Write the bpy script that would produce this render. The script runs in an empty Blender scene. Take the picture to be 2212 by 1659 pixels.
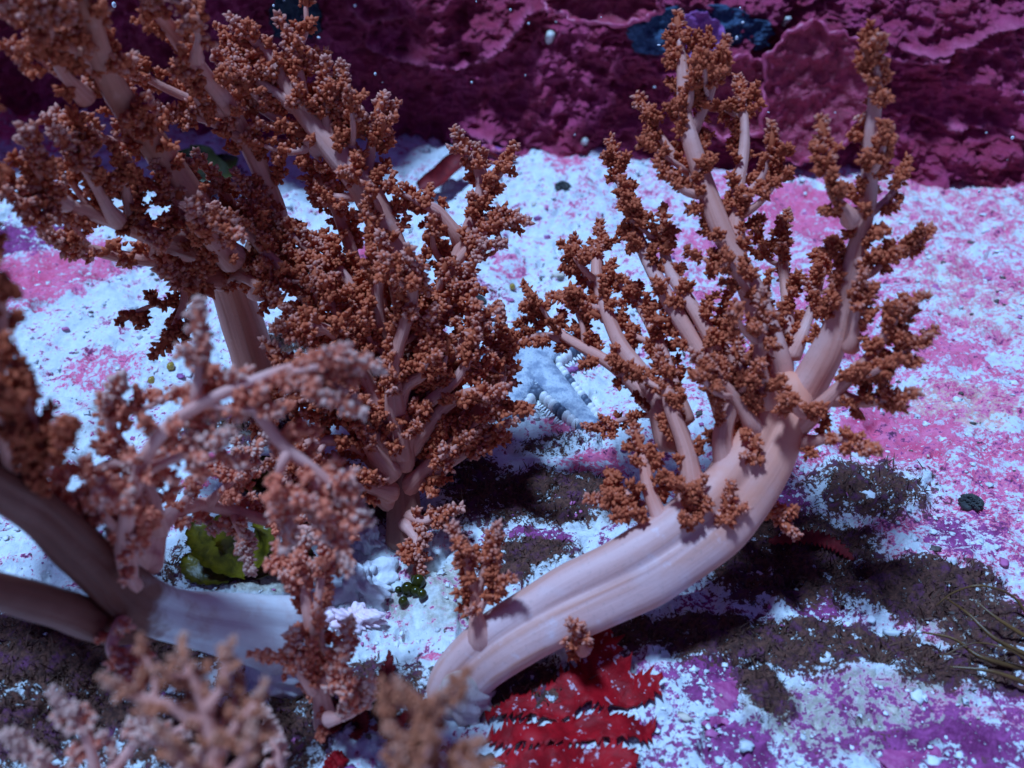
import bpy, math, random
import numpy as np
from mathutils import Vector, Matrix

# ------------------------------------------------------------------ camera, world, sun, exposure
SC = bpy.context.scene
COL = SC.collection
H_CAM, PITCH, HFOV = 4.0, math.radians(35.0), math.radians(55.0)
cam_d = bpy.data.cameras.new('camera')
cam = bpy.data.objects.new('camera', cam_d); COL.objects.link(cam)
cam.location = (0, 0, H_CAM)
cam.rotation_euler = (math.radians(90) - PITCH, 0, 0)
cam_d.sensor_width = 36.0
cam_d.angle = HFOV
cam_d.clip_start = 0.05; cam_d.clip_end = 500
cam_d.dof.use_dof = True
cam_d.dof.focus_distance = 5.9
cam_d.dof.aperture_fstop = 0.78
SC.camera = cam

SUN_EL, SUN_AZ = math.radians(77), math.radians(-98)     # light comes down from the left
W = bpy.data.worlds.new('World'); SC.world = W; W.use_nodes = True
nt = W.node_tree; nt.nodes.clear()
sky = nt.nodes.new('ShaderNodeTexSky'); sky.sky_type = 'NISHITA'; sky.sun_disc = False
sky.sun_elevation = SUN_EL; sky.sun_rotation = SUN_AZ
tint = nt.nodes.new('ShaderNodeMix'); tint.data_type = 'RGBA'; tint.blend_type = 'MULTIPLY'
tint.inputs[0].default_value = 1.0
tint.inputs[7].default_value = (0.40, 0.30, 1.0, 1)        # water swallows the warm part of the skylight
bg = nt.nodes.new('ShaderNodeBackground'); bg.inputs[1].default_value = 0.042
wo = nt.nodes.new('ShaderNodeOutputWorld')
nt.links.new(sky.outputs[0], tint.inputs[6]); nt.links.new(tint.outputs[2], bg.inputs[0]); nt.links.new(bg.outputs[0], wo.inputs[0])

sun_d = bpy.data.lights.new('sun', 'SUN'); sun = bpy.data.objects.new('sun', sun_d); COL.objects.link(sun)
sun_d.energy = 5.0; sun_d.angle = math.radians(8.0); sun_d.color = (0.315, 0.575, 1.0)
to_sun = Vector((math.sin(SUN_AZ) * math.cos(SUN_EL), math.cos(SUN_AZ) * math.cos(SUN_EL), math.sin(SUN_EL)))
sun.rotation_euler = to_sun.to_track_quat('Z', 'Y').to_euler()
SC.view_settings.view_transform = 'Standard'; SC.view_settings.look = 'None'
SC.view_settings.exposure = 0.28; SC.view_settings.gamma = 1.0

# ------------------------------------------------------------------ helpers
rng = np.random.default_rng(11)
FPX = 512 / math.tan(HFOV / 2)
CX, SX = math.cos(PITCH), math.sin(PITCH)
K = 1024 / 2212.0                                           # measurements were read off a 2212 wide view

def P(vx, vy, d):
    """a measured position at a given distance along the view axis -> world"""
    u = (vx * K - 512) / FPX; v = (vy * K - 384) / FPX
    return np.array([u * d, d * (CX - v * SX), H_CAM - d * (SX + v * CX)])
def fdepth(vy, z=0.0):
    v = (vy * K - 384) / FPX
    return (H_CAM - z) / (SX + v * CX)
def F(vx, vy, z=0.0):
    p = P(vx, vy, fdepth(vy, z)); return p
def rw(r, d): return r * K * d / FPX

_perm = np.random.default_rng(5).permutation(512)
_perm = np.concatenate([_perm, _perm, _perm])
_ang = np.random.default_rng(6).random(512) * 2 * math.pi
_gx, _gy = np.cos(_ang), np.sin(_ang)
def perlin(x, y):
    x = np.asarray(x, float); y = np.asarray(y, float)
    xi = np.floor(x).astype(int); yi = np.floor(y).astype(int)
    xf, yf = x - xi, y - yi
    xi &= 511; yi &= 511
    def g(ix, iy, dx, dy):
        h = _perm[_perm[ix & 511] + (iy & 511)] & 511
        return _gx[h] * dx + _gy[h] * dy
    u = xf * xf * xf * (xf * (xf * 6 - 15) + 10); v = yf * yf * yf * (yf * (yf * 6 - 15) + 10)
    a = g(xi, yi, xf, yf); b = g(xi + 1, yi, xf - 1, yf)
    c = g(xi, yi + 1, xf, yf - 1); d = g(xi + 1, yi + 1, xf - 1, yf - 1)
    return ((a + (b - a) * u) * (1 - v) + (c + (d - c) * u) * v) * 1.5
def fbm(x, y, o=5, gain=0.5):
    s = 0; a = 1.0
    for k in range(o):
        s = s + a * perlin(x * 2 ** k + 17.3 * k, y * 2 ** k + 9.1 * k); a *= gain
    return s
def smooth(x, a, b):
    t = np.clip((x - a) / (b - a), 0, 1); return t * t * (3 - 2 * t)

def mesh_np(name, V, faces, attrs=None, smooth_shade=True):
    """faces: list of int arrays (n,3) or (n,4)"""
    me = bpy.data.meshes.new(name)
    V = np.asarray(V, np.float32)
    me.vertices.add(len(V)); me.vertices.foreach_set('co', V.ravel())
    loops = np.concatenate([f.ravel() for f in faces]).astype(np.int32)
    tot = np.concatenate([np.full(len(f), f.shape[1], np.int32) for f in faces])
    me.loops.add(len(loops)); me.loops.foreach_set('vertex_index', loops)
    st = np.concatenate([[0], np.cumsum(tot)[:-1]]).astype(np.int32)
    me.polygons.add(len(tot)); me.polygons.foreach_set('loop_start', st)
    try: me.polygons.foreach_set('loop_total', tot)
    except Exception: pass
    me.polygons.foreach_set('use_smooth', np.full(len(tot), smooth_shade))
    for k, a in (attrs or {}).items():
        a = np.asarray(a, np.float32)
        if a.ndim == 1:
            at = me.attributes.new(k, 'FLOAT', 'POINT'); at.data.foreach_set('value', a)
        else:
            at = me.attributes.new(k, 'FLOAT_VECTOR', 'POINT'); at.data.foreach_set('vector', a.ravel())
    me.update(); me.validate()
    return me

class MB:
    """collects pieces of one mesh, with named per-point attributes"""
    def __init__(s): s.V = []; s.T = []; s.Q = []; s.A = {}; s.n = 0
    def add(s, V, tri=None, quad=None, **at):
        V = np.asarray(V, float)
        if tri is not None and len(tri): s.T.append(np.asarray(tri) + s.n)
        if quad is not None and len(quad): s.Q.append(np.asarray(quad) + s.n)
        s.V.append(V)
        for k, a in at.items():
            a = np.asarray(a, float)
            if a.ndim == 0: a = np.full(len(V), float(a))
            s.A.setdefault(k, []).append(a)
        s.n += len(V)
    def build(s, name, mat, parent=None, origin=None, smooth_shade=True):
        if not s.V: return None
        V = np.concatenate(s.V)
        o0 = np.zeros(3)
        if parent is not None: o0 = np.array(parent.get('_o', (0, 0, 0)), float)
        elif origin is not None: o0 = np.asarray(origin, float)
        fs = []
        if s.T: fs.append(np.concatenate(s.T))
        if s.Q: fs.append(np.concatenate(s.Q))
        me = mesh_np(name, V - o0, fs, {k: np.concatenate(a) for k, a in s.A.items() if sum(len(q) for q in a) == len(V)}, smooth_shade)
        me.materials.append(mat)
        o = bpy.data.objects.new(name, me); COL.objects.link(o)
        if parent is not None:
            o.parent = parent
        else:
            o.location = o0
        o['_o'] = tuple(float(c) for c in o0)
        return o

def tag(o, label, cat, group=None):
    o['label'] = label; o['category'] = cat
    if group: o['group'] = group
    return o
def thing(name, label, cat, loc, group=None):
    o = bpy.data.objects.new(name, None); COL.objects.link(o)
    o.empty_display_size = 0.1
    o.location = tuple(loc); o['_o'] = tuple(float(c) for c in loc)
    return tag(o, label, cat, group)

def spline(pts, n):
    pts = np.asarray(pts, float)
    q = np.vstack([2 * pts[0] - pts[1], pts, 2 * pts[-1] - pts[-2]])
    m = len(pts) - 1
    t = np.linspace(0, m - 1e-6, n); i = t.astype(int); f = (t - i)[:, None]
    p0, p1, p2, p3 = q[i], q[i + 1], q[i + 2], q[i + 3]
    return 0.5 * (2 * p1 + (p2 - p0) * f + (2 * p0 - 5 * p1 + 4 * p2 - p3) * f ** 2 + (3 * p1 - p0 - 3 * p2 + p3) * f ** 3)
def nrm(v):
    v = np.asarray(v, float); return v / (np.linalg.norm(v, axis=-1, keepdims=True) + 1e-12)
def frames(C):
    T = nrm(np.gradient(C, axis=0))
    a = np.array([0, 0, 1.0]) if abs(T[0][2]) < 0.8 else np.array([0, 1.0, 0])
    N = np.zeros_like(T); N[0] = nrm(np.cross(T[0], a))
    for i in range(1, len(C)):
        v = N[i - 1] - T[i] * np.dot(N[i - 1], T[i]); N[i] = nrm(v)
    return T, N, np.cross(T, N)

def tube(mb, C, R, n=12, flute=0.0, nflute=7, wob=0.05, seed=0.0, cap=True, pale=None):
    """sweep a rounded tube along C with radii R"""
    C = np.asarray(C); m = len(C); R = np.asarray(R, float).copy()
    T, N, B = frames(C)
    if cap:
        d = np.concatenate([[0], np.cumsum(np.linalg.norm(np.diff(C, axis=0), axis=1))])
        back = np.clip((d[-1] - d) / (R[-1] * 1.0 + 1e-9), 0, 1)
        R = R * np.sqrt(np.clip(1 - (1 - back) ** 2, 0.0016, 1))
        R = R * np.sqrt(np.clip(1 - (1 - np.clip(d / (R[min(3, m - 1)] * 0.8 + 1e-9), 0, 1)) ** 2, 0.0016, 1))
    a = np.linspace(0, 2 * math.pi, n, endpoint=False)
    s = np.concatenate([[0], np.cumsum(np.linalg.norm(np.diff(C, axis=0), axis=1))])
    A, S = np.meshgrid(a, s)
    mod = 1 + wob * (np.sin(A * 2 + S * 5 + seed) * 0.6 + np.sin(A * 3 - S * 9 + seed * 2.3) * 0.5 + np.sin(S * 17 + seed * 3) * 0.4)
    if flute:
        tw = S * 0.35 + 0.5 * np.sin(S * 1.3 + seed)
        mod = mod + flute * (np.abs(np.sin(A * nflute / 2 + tw + 0.7 * np.sin(A + seed))) ** 0.7 - 0.6) + flute * 0.5 * np.sin(A * 3 + tw * 2)
    RR = R[:, None] * mod
    V = C[:, None] + RR[..., None] * (np.cos(A)[..., None] * N[:, None] + np.sin(A)[..., None] * B[:, None])
    idx = np.arange(m * n).reshape(m, n)
    q = np.stack([idx[:-1], np.roll(idx[:-1], -1, 1), np.roll(idx[1:], -1, 1), idx[1:]], -1).reshape(-1, 4)
    st = np.stack([np.cos(A) * 1.6, np.sin(A) * 1.6, S * 0.5], -1).reshape(-1, 3)
    t01 = np.repeat(s / s[-1], n)
    tip = len(V.reshape(-1, 3))
    VV = np.vstack([V.reshape(-1, 3), C[-1:]])
    tri = np.stack([idx[-1], np.roll(idx[-1], -1), np.full(n, tip)], -1)
    mb.add(VV, tri=tri, quad=q, st=np.vstack([st, [[0, 0, s[-1] * 0.5]]]), along=np.append(t01, 1.0))
    return T, N, B, s

# bud template: a small pointed polyp
def _bud():
    a = np.arange(5) * 2 * math.pi / 5
    V = [[0, 0, -0.5]]
    V += [[math.cos(t), math.sin(t), 0.05] for t in a]
    V += [[0.55 * math.cos(t + .6), 0.55 * math.sin(t + .6), 0.8] for t in a]
    V += [[0, 0, 1.25]]
    t = []
    for i in range(5):
        j = (i + 1) % 5
        t += [[0, 1 + j, 1 + i], [1 + i, 1 + j, 6 + i], [1 + j, 6 + j, 6 + i], [6 + i, 6 + j, 11]]
    return np.array(V, float), np.array(t)
BV, BT = _bud()
BUD = [1.1, 2.2, 0.0098]                                   # polyp length range and radius

def icos(sub):
    p = (1 + 5 ** .5) / 2
    v = [(-1, p, 0), (1, p, 0), (-1, -p, 0), (1, -p, 0), (0, -1, p), (0, 1, p), (0, -1, -p), (0, 1, -p), (p, 0, -1), (p, 0, 1), (-p, 0, -1), (-p, 0, 1)]
    f = [(0, 11, 5), (0, 5, 1), (0, 1, 7), (0, 7, 10), (0, 10, 11), (1, 5, 9), (5, 11, 4), (11, 10, 2), (10, 7, 6), (7, 1, 8), (3, 9, 4), (3, 4, 2), (3, 2, 6), (3, 6, 8), (3, 8, 9), (4, 9, 5), (2, 4, 11), (6, 2, 10), (8, 6, 7), (9, 8, 1)]
    v = [nrm(np.array(a, float)) for a in v]
    for _ in range(sub):
        c = {}; nf = []
        def mid(a, b):
            k = (min(a, b), max(a, b))
            if k not in c: c[k] = len(v); v.append(nrm(v[a] + v[b]))
            return c[k]
        for a, b, d in f:
            ab, bd, da = mid(a, b), mid(b, d), mid(d, a)
            nf += [(a, ab, da), (b, bd, ab), (d, da, bd), (ab, bd, da)]
        f = nf
    return np.array(v), np.array(f)
I1 = icos(1); I2 = icos(2); I3 = icos(3); I4 = icos(4)

def basis(d):
    d = nrm(d)
    a = np.where(np.abs(d[..., 2:3]) < 0.8, np.array([0, 0, 1.0]), np.array([0, 1.0, 0]))
    x = nrm(np.cross(a, d)); y = np.cross(d, x)
    return x, y, d

def buds(mb, pos, dirs, rad, tone):
    """a batch of polyps"""
    n = len(pos)
    x, y, z = basis(dirs)
    sp = rng.random(n) * 6.28
    cx, sx = np.cos(sp)[:, None], np.sin(sp)[:, None]
    x2 = x * cx + y * sx; y2 = -x * sx + y * cx
    L = (rad * rng.uniform(BUD[0], BUD[1], n))[:, None, None]
    r = rad[:, None, None]
    V = pos[:, None] + BV[None, :, 0:1] * x2[:, None] * r + BV[None, :, 1:2] * y2[:, None] * r + BV[None, :, 2:3] * z[:, None] * L
    tr = (BT[None] + 12 * np.arange(n)[:, None, None]).reshape(-1, 3)
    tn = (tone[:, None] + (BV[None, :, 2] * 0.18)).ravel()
    mb.add(V.reshape(-1, 3), tri=tr, tone=tn)

def lobe(mb, start, axis, L, R, rb, tone0, dens=1.0):
    """one catkin of polyps around a short core"""
    axis = nrm(axis); x, y, z = basis(axis)
    bend = (x * rng.normal() + y * rng.normal()) * 0.18 * L
    # core
    V = I1[0]; mb_core = start + axis * L * 0.5 + (V[:, 0:1] * x + V[:, 1:2] * y) * R * 0.8 + V[:, 2:3] * axis * L * 0.5
    mb_core = mb_core + bend * ((V[:, 2:3] + 1) / 2) ** 2
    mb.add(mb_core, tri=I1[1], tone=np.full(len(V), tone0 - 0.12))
    n = max(9, int(dens * 1.5 * R * L * 3.14 / (rb * rb * 3.1)))
    s = rng.uniform(0.08, 1.0, n) ** 0.9
    ps = rng.random(n) * 6.28
    prof = np.sqrt(np.clip(1 - (np.abs(s - 0.42) / 0.6) ** 2.4, 0.02, 1))
    lump = 1 + 0.32 * np.sin(s * 9 + ps * 2 + rng.random() * 6)
    rad = nrm(np.cos(ps)[:, None] * x + np.sin(ps)[:, None] * y)
    pos = start + axis * (L * s)[:, None] + rad * (R * prof * lump * 0.92)[:, None] + bend * (s[:, None]) ** 2
    d = nrm(rad * (0.3 + prof)[:, None] + axis * (0.35 + 1.2 * np.clip(s - 0.7, 0, 1))[:, None] + rng.normal(size=(n, 3)) * 0.25)
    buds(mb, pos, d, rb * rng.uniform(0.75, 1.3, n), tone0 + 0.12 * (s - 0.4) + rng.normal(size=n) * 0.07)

# ------------------------------------------------------------------ materials
def newmat(name):
    m = bpy.data.materials.new(name); m.use_nodes = True
    t = m.node_tree; t.nodes.clear()
    o = t.nodes.new('ShaderNodeOutputMaterial'); b = t.nodes.new('ShaderNodeBsdfPrincipled')
    t.links.new(b.outputs[0], o.inputs[0])
    return m, t, b, o
def N(t, kind, **kw):
    n = t.nodes.new(kind)
    for k, v in kw.items(): setattr(n, k, v)
    return n
def ramp(t, fac, stops, interp='LINEAR'):
    r = t.nodes.new('ShaderNodeValToRGB'); r.color_ramp.interpolation = interp
    e = r.color_ramp.elements
    while len(e) > 1: e.remove(e[-1])
    e[0].position = stops[0][0]; e[0].color = (*stops[0][1], 1)
    for p, c in stops[1:]:
        k = e.new(p); k.color = (*c, 1)
    t.links.new(fac, r.inputs[0]); return r.outputs[0]
def noise(t, vec, scale, detail=5, rough=0.6, dist=0.0):
    n = N(t, 'ShaderNodeTexNoise'); n.inputs['Scale'].default_value = scale; n.inputs['Detail'].default_value = detail
    n.inputs['Roughness'].default_value = rough; n.inputs['Distortion'].default_value = dist
    if vec is not None: t.links.new(vec, n.inputs['Vector'])
    return n.outputs['Fac']
def mix(t, fac, a, b, mode='MIX'):
    m = N(t, 'ShaderNodeMix', data_type='RGBA', blend_type=mode)
    for s, v in ((0, fac), (6, a), (7, b)):
        if isinstance(v, (int, float)): m.inputs[s].default_value = v
        elif isinstance(v, tuple): m.inputs[s].default_value = (*v, 1)
        else: t.links.new(v, m.inputs[s])
    return m.outputs[2]
def mth(t, op, a, b=0.0, c=None, clamp=False):
    m = N(t, 'ShaderNodeMath', operation=op, use_clamp=clamp)
    for i, v in enumerate([a, b] + ([c] if c is not None else [])):
        if isinstance(v, (int, float)): m.inputs[i].default_value = v
        else: t.links.new(v, m.inputs[i])
    return m.outputs[0]
def mrange(t, v, a, b, lo=0.0, hi=1.0):
    m = N(t, 'ShaderNodeMapRange', interpolation_type='SMOOTHSTEP')
    t.links.new(v, m.inputs[0])
    for i, x in enumerate((a, b, lo, hi)): m.inputs[1 + i].default_value = x
    return m.outputs[0]
def attr(t, name, vec=False):
    a = N(t, 'ShaderNodeAttribute', attribute_name=name)
    return a.outputs['Vector' if vec else 'Fac']
def bump(t, b, h, strength, dist):
    n = N(t, 'ShaderNodeBump'); n.inputs['Strength'].default_value = strength; n.inputs['Distance'].default_value = dist
    t.links.new(h, n.inputs['Height']); t.links.new(n.outputs[0], b.inputs['Normal']); return n
def objc(t): return N(t, 'ShaderNodeTexCoord').outputs['Object']
def translucent(t, b, o, col, f):
    tr = N(t, 'ShaderNodeBsdfTranslucent'); ms = N(t, 'ShaderNodeMixShader'); ms.inputs[0].default_value = f
    if isinstance(col, tuple): tr.inputs[0].default_value = (*col, 1)
    else: t.links.new(col, tr.inputs[0])
    t.links.new(b.outputs[0], ms.inputs[1]); t.links.new(tr.outputs[0], ms.inputs[2]); t.links.new(ms.outputs[0], o.inputs[0])

def mat_polyp(name, dark, mid, pale):
    m, t, b, o = newmat(name)
    tn = attr(t, 'tone')
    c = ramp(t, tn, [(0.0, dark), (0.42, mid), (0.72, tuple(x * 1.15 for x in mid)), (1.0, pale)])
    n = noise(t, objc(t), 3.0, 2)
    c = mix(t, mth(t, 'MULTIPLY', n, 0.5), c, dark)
    t.links.new(c, b.inputs['Base Color']); b.inputs['Roughness'].default_value = 0.6
    b.inputs['Specular IOR Level'].default_value = 0.22
    translucent(t, b, o, c, 0.32)
    return m
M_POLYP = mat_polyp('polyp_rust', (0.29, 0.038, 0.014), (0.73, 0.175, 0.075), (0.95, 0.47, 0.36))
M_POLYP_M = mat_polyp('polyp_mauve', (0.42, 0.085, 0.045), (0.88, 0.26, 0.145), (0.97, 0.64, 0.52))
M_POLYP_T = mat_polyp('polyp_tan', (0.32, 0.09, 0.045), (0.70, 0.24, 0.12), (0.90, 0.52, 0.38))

def mat_flesh(name, base, streak, pale, bstr=0.25):
    m, t, b, o = newmat(name)
    st = attr(t, 'st', True)
    mp = N(t, 'ShaderNodeMapping'); mp.inputs['Scale'].default_value = (1.3, 1.3, 1.0); t.links.new(st, mp.inputs[0])
    n1 = noise(t, mp.outputs[0], 1.5, 4, 0.55, 0.35)
    n2 = noise(t, objc(t), 45.0, 3)
    n3 = noise(t, objc(t), 2.2, 3)
    c = mix(t, mrange(t, n1, 0.36, 0.74, 0, .85), base, streak)
    c = mix(t, mrange(t, n3, 0.45, 0.75), c, pale)
    c = mix(t, mrange(t, n2, 0.55, 0.75, 0, 0.3), c, tuple(x * 0.55 for x in base))
    c = mix(t, mrange(t, noise(t, objc(t), 13.0, 4), 0.60, 0.72, 0, .5), c, pale)
    t.links.new(c, b.inputs['Base Color']); b.inputs['Roughness'].default_value = 0.5
    b.inputs['Specular IOR Level'].default_value = 0.3
    h = mth(t, 'ADD', n1, mth(t, 'MULTIPLY', n2, 0.15))
    bump(t, b, h, bstr, 0.05)
    translucent(t, b, o, c, 0.22)
    return m
M_STEM = mat_flesh('stem_flesh', (0.84, 0.36, 0.27), (0.72, 0.26, 0.18), (0.88, 0.48, 0.41))
M_TRUNK = mat_flesh('trunk_flesh', (0.84, 0.48, 0.43), (0.68, 0.28, 0.19), (0.86, 0.66, 0.68), 0.18)
M_TRUNK_D = mat_flesh('trunk_brown', (0.42, 0.17, 0.12), (0.32, 0.12, 0.08), (0.48, 0.22, 0.17))
M_STEM_SHADED = mat_flesh('stem_painted_shade', (0.23, 0.070, 0.048), (0.17, 0.048, 0.034), (0.28, 0.10, 0.075))  # brown deepened to paint in the shade on the left coral's stem
M_SPROUT = mat_flesh('sprout_flesh', (0.93, 0.37, 0.26), (0.82, 0.27, 0.18), (0.95, 0.49, 0.39))
_t = M_SPROUT.node_tree; _b = next(n for n in _t.nodes if n.type == 'BSDF_PRINCIPLED'); _c = _b.inputs['Base Color'].links[0].from_socket
_c2 = mix(_t, mrange(_t, mth(_t, 'ADD', attr(_t, 'along'), mth(_t, 'MULTIPLY', mth(_t, 'SUBTRACT', noise(_t, objc(_t), 9.0, 3), .5), .2)), .24, .62), (0.94, 0.54, 0.47), _c); _t.links.new(_c2, _b.inputs['Base Color'])
for _n in _t.nodes:
    if _n.type == 'BSDF_TRANSLUCENT': _t.links.new(_c2, _n.inputs[0])
M_BTRUNK = mat_flesh('trunk_tan', (0.70, 0.27, 0.18), (0.56, 0.19, 0.12), (0.76, 0.35, 0.27))
M_DTRUNK_SHADED = mat_flesh('trunk_painted_shade', (0.23, 0.070, 0.048), (0.17, 0.048, 0.034), (0.28, 0.10, 0.075))  # beyond the white base the colour is darkened to imitate shade
_t = M_DTRUNK_SHADED.node_tree; _b = next(n for n in _t.nodes if n.type == 'BSDF_PRINCIPLED'); _c = _b.inputs['Base Color'].links[0].from_socket
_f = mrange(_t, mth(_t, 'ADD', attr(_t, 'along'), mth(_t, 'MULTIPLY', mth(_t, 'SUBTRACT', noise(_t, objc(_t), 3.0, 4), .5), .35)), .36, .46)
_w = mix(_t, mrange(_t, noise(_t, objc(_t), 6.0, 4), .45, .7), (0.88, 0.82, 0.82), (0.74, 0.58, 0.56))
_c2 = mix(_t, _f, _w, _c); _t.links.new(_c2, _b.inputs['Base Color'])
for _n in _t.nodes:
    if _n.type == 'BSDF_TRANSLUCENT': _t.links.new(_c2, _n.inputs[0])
M_STEM_M = mat_flesh('stem_mauve', (0.90, 0.42, 0.33), (0.78, 0.31, 0.24), (0.94, 0.56, 0.48))
M_ROOT = mat_flesh('root_flesh', (0.78, 0.58, 0.52), (0.55, 0.34, 0.20), (0.86, 0.76, 0.74), 0.5)
_t = M_TRUNK.node_tree; _b = next(n for n in _t.nodes if n.type == 'BSDF_PRINCIPLED'); _c = _b.inputs['Base Color'].links[0].from_socket
_f = mrange(_t, mth(_t, 'ADD', attr(_t, 'along'), mth(_t, 'MULTIPLY', mth(_t, 'SUBTRACT', noise(_t, objc(_t), 2.6, 4), .5), .55)), .56, .84)
_c2 = mix(_t, _f, _c, (0.90, 0.35, 0.23)); _t.links.new(_c2, _b.inputs['Base Color'])
for _n in _t.nodes:
    if _n.type == 'BSDF_TRANSLUCENT': _t.links.new(_c2, _n.inputs[0])
M_WHITE = mat_flesh('holdfast_white', (0.88, 0.80, 0.78), (0.80, 0.64, 0.58), (0.90, 0.87, 0.87), 0.45)

# sea bed: bleached rock, pink and purple crusts, tan film, dark turf
def mat_bed():
    m, t, b, o = newmat('reef_rock')
    oc = objc(t)
    big = noise(t, oc, 1.5, 6, 0.65, 0.4)
    n = noise(t, oc, 4.5, 8, 0.66, 0.5)
    n2 = noise(t, oc, 11.0, 7, 0.7, 0.3)
    fine = noise(t, oc, 34.0, 5, 0.72)
    vor = N(t, 'ShaderNodeTexVoronoi', feature='F1'); vor.inputs['Scale'].default_value = 30; t.links.new(oc, vor.inputs['Vector'])
    pk, pu, ta, tu, be = (attr(t, a) for a in ('pink', 'purple', 'tan', 'turf', 'beige'))
    c = mix(t, mrange(t, n2, 0.35, 0.7), (0.64, 0.66, 0.66), (0.80, 0.81, 0.81))
    c = mix(t, mrange(t, fine, 0.56, 0.76, 0, 0.6), c, (0.30, 0.30, 0.32))
    c = mix(t, mth(t, 'MULTIPLY', mrange(t, n2, 0.36, 0.24), mrange(t, big, 0.42, 0.6)), c, (0.10, 0.085, 0.09))
    c = mix(t, mrange(t, mth(t, 'ADD', be, mth(t, 'MULTIPLY', mth(t, 'SUBTRACT', n, 0.5), 1.6)), 0.35, 0.75), c,
            mix(t, mrange(t, fine, 0.4, 0.62), (0.40, 0.345, 0.28), (0.64, 0.59, 0.50)))
    def mask(a, k, lo, hi, w2=0.95):
        s = mth(t, 'ADD', mth(t, 'MULTIPLY', mth(t, 'SUBTRACT', n, 0.5), k * .8), mth(t, 'MULTIPLY', mth(t, 'SUBTRACT', n2, 0.5), k * w2))
        s = mth(t, 'ADD', s, mth(t, 'MULTIPLY', mth(t, 'SUBTRACT', fine, 0.5), k * w2 * .9))
        return mrange(t, mth(t, 'ADD', a, s), lo, hi)
    c = mix(t, mask(ta, 2.2, 0.42, 0.72), c, mix(t, mrange(t, n2, 0.35, 0.65), (0.70, 0.25, 0.15), (0.95, 0.48, 0.34)))
    pinkc = mix(t, mrange(t, n2, 0.35, 0.65), (0.70, 0.078, 0.17), (0.84, 0.20, 0.33))
    c = mix(t, mask(pk, 2.4, 0.22, 0.60), c, (0.66, 0.38, 0.46))
    c = mix(t, mask(pk, 3.2, 0.46, 0.64), c, pinkc)
    purc = mix(t, mrange(t, n2, 0.35, 0.7), (0.15, 0.018, 0.085), (0.42, 0.085, 0.27))
    c = mix(t, mask(pu, 3.2, 0.45, 0.63), c, purc)
    c = mix(t, mrange(t, vor.outputs['Distance'], 0.10, 0.16, mth_val(0.0), 0.0), c, c)
    turfc = mix(t, mrange(t, fine, 0.35, 0.7), (0.045, 0.018, 0.015), (0.16, 0.062, 0.042))
    turfc = mix(t, mrange(t, n2, 0.5, 0.68), turfc, (0.13, 0.035, 0.085))
    c = mix(t, mask(tu, 2.6, 0.40, 0.66, 0.9), c, turfc)
    t.links.new(c, b.inputs['Base Color']); b.inputs['Roughness'].default_value = 0.7
    b.inputs['Specular IOR Level'].default_value = 0.15
    h = mth(t, 'ADD', mth(t, 'MULTIPLY', n2, 0.9), mth(t, 'MULTIPLY', fine, 0.45))
    bump(t, b, h, 0.7, 0.035)
    return m
def mth_val(x): return x
M_BED = mat_bed()

def mat_wall():
    m, t, b, o = newmat('crimson_crust')
    oc = objc(t)
    n = noise(t, oc, 2.0, 6, 0.65, 0.6); n2 = noise(t, oc, 9.0, 6, 0.7, 0.4); fine = noise(t, oc, 40, 3)
    rid = attr(t, 'ridge')
    c = mix(t, mrange(t, n, 0.35, 0.68), (0.35, 0.017, 0.058), (0.52, 0.050, 0.155))
    c = mix(t, mrange(t, n2, 0.58, 0.8), c, (0.66, 0.11, 0.20))
    c = mix(t, mrange(t, n2, 0.25, 0.38, 0.75, 0), c, (0.09, 0.012, 0.035))
    c = mix(t, rid, c, (0.72, 0.14, 0.26))
    c = mix(t, mrange(t, fine, 0.74, 0.80), c, (0.60, 0.38, 0.5))
    t.links.new(c, b.inputs['Base Color']); b.inputs['Roughness'].default_value = 0.55
    bump(t, b, mth(t, 'ADD', n2, mth(t, 'MULTIPLY', fine, 0.3)), 0.9, 0.10)
    return m
M_WALL = mat_wall()
def mat_simple(name, c1, c2, scale=8, rough=0.5, bs=0.3, bd=0.03, transl=0.0, spec=0.5):
    m, t, b, o = newmat(name)
    n = noise(t, objc(t), scale, 5, 0.65, 0.3)
    c = mix(t, mrange(t, n, 0.35, 0.65), c1, c2)
    t.links.new(c, b.inputs['Base Color']); b.inputs['Roughness'].default_value = rough
    b.inputs['Specular IOR Level'].default_value = spec
    if bs: bump(t, b, n, bs, bd)
    if transl: translucent(t, b, o, c, transl)
    return m

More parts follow.
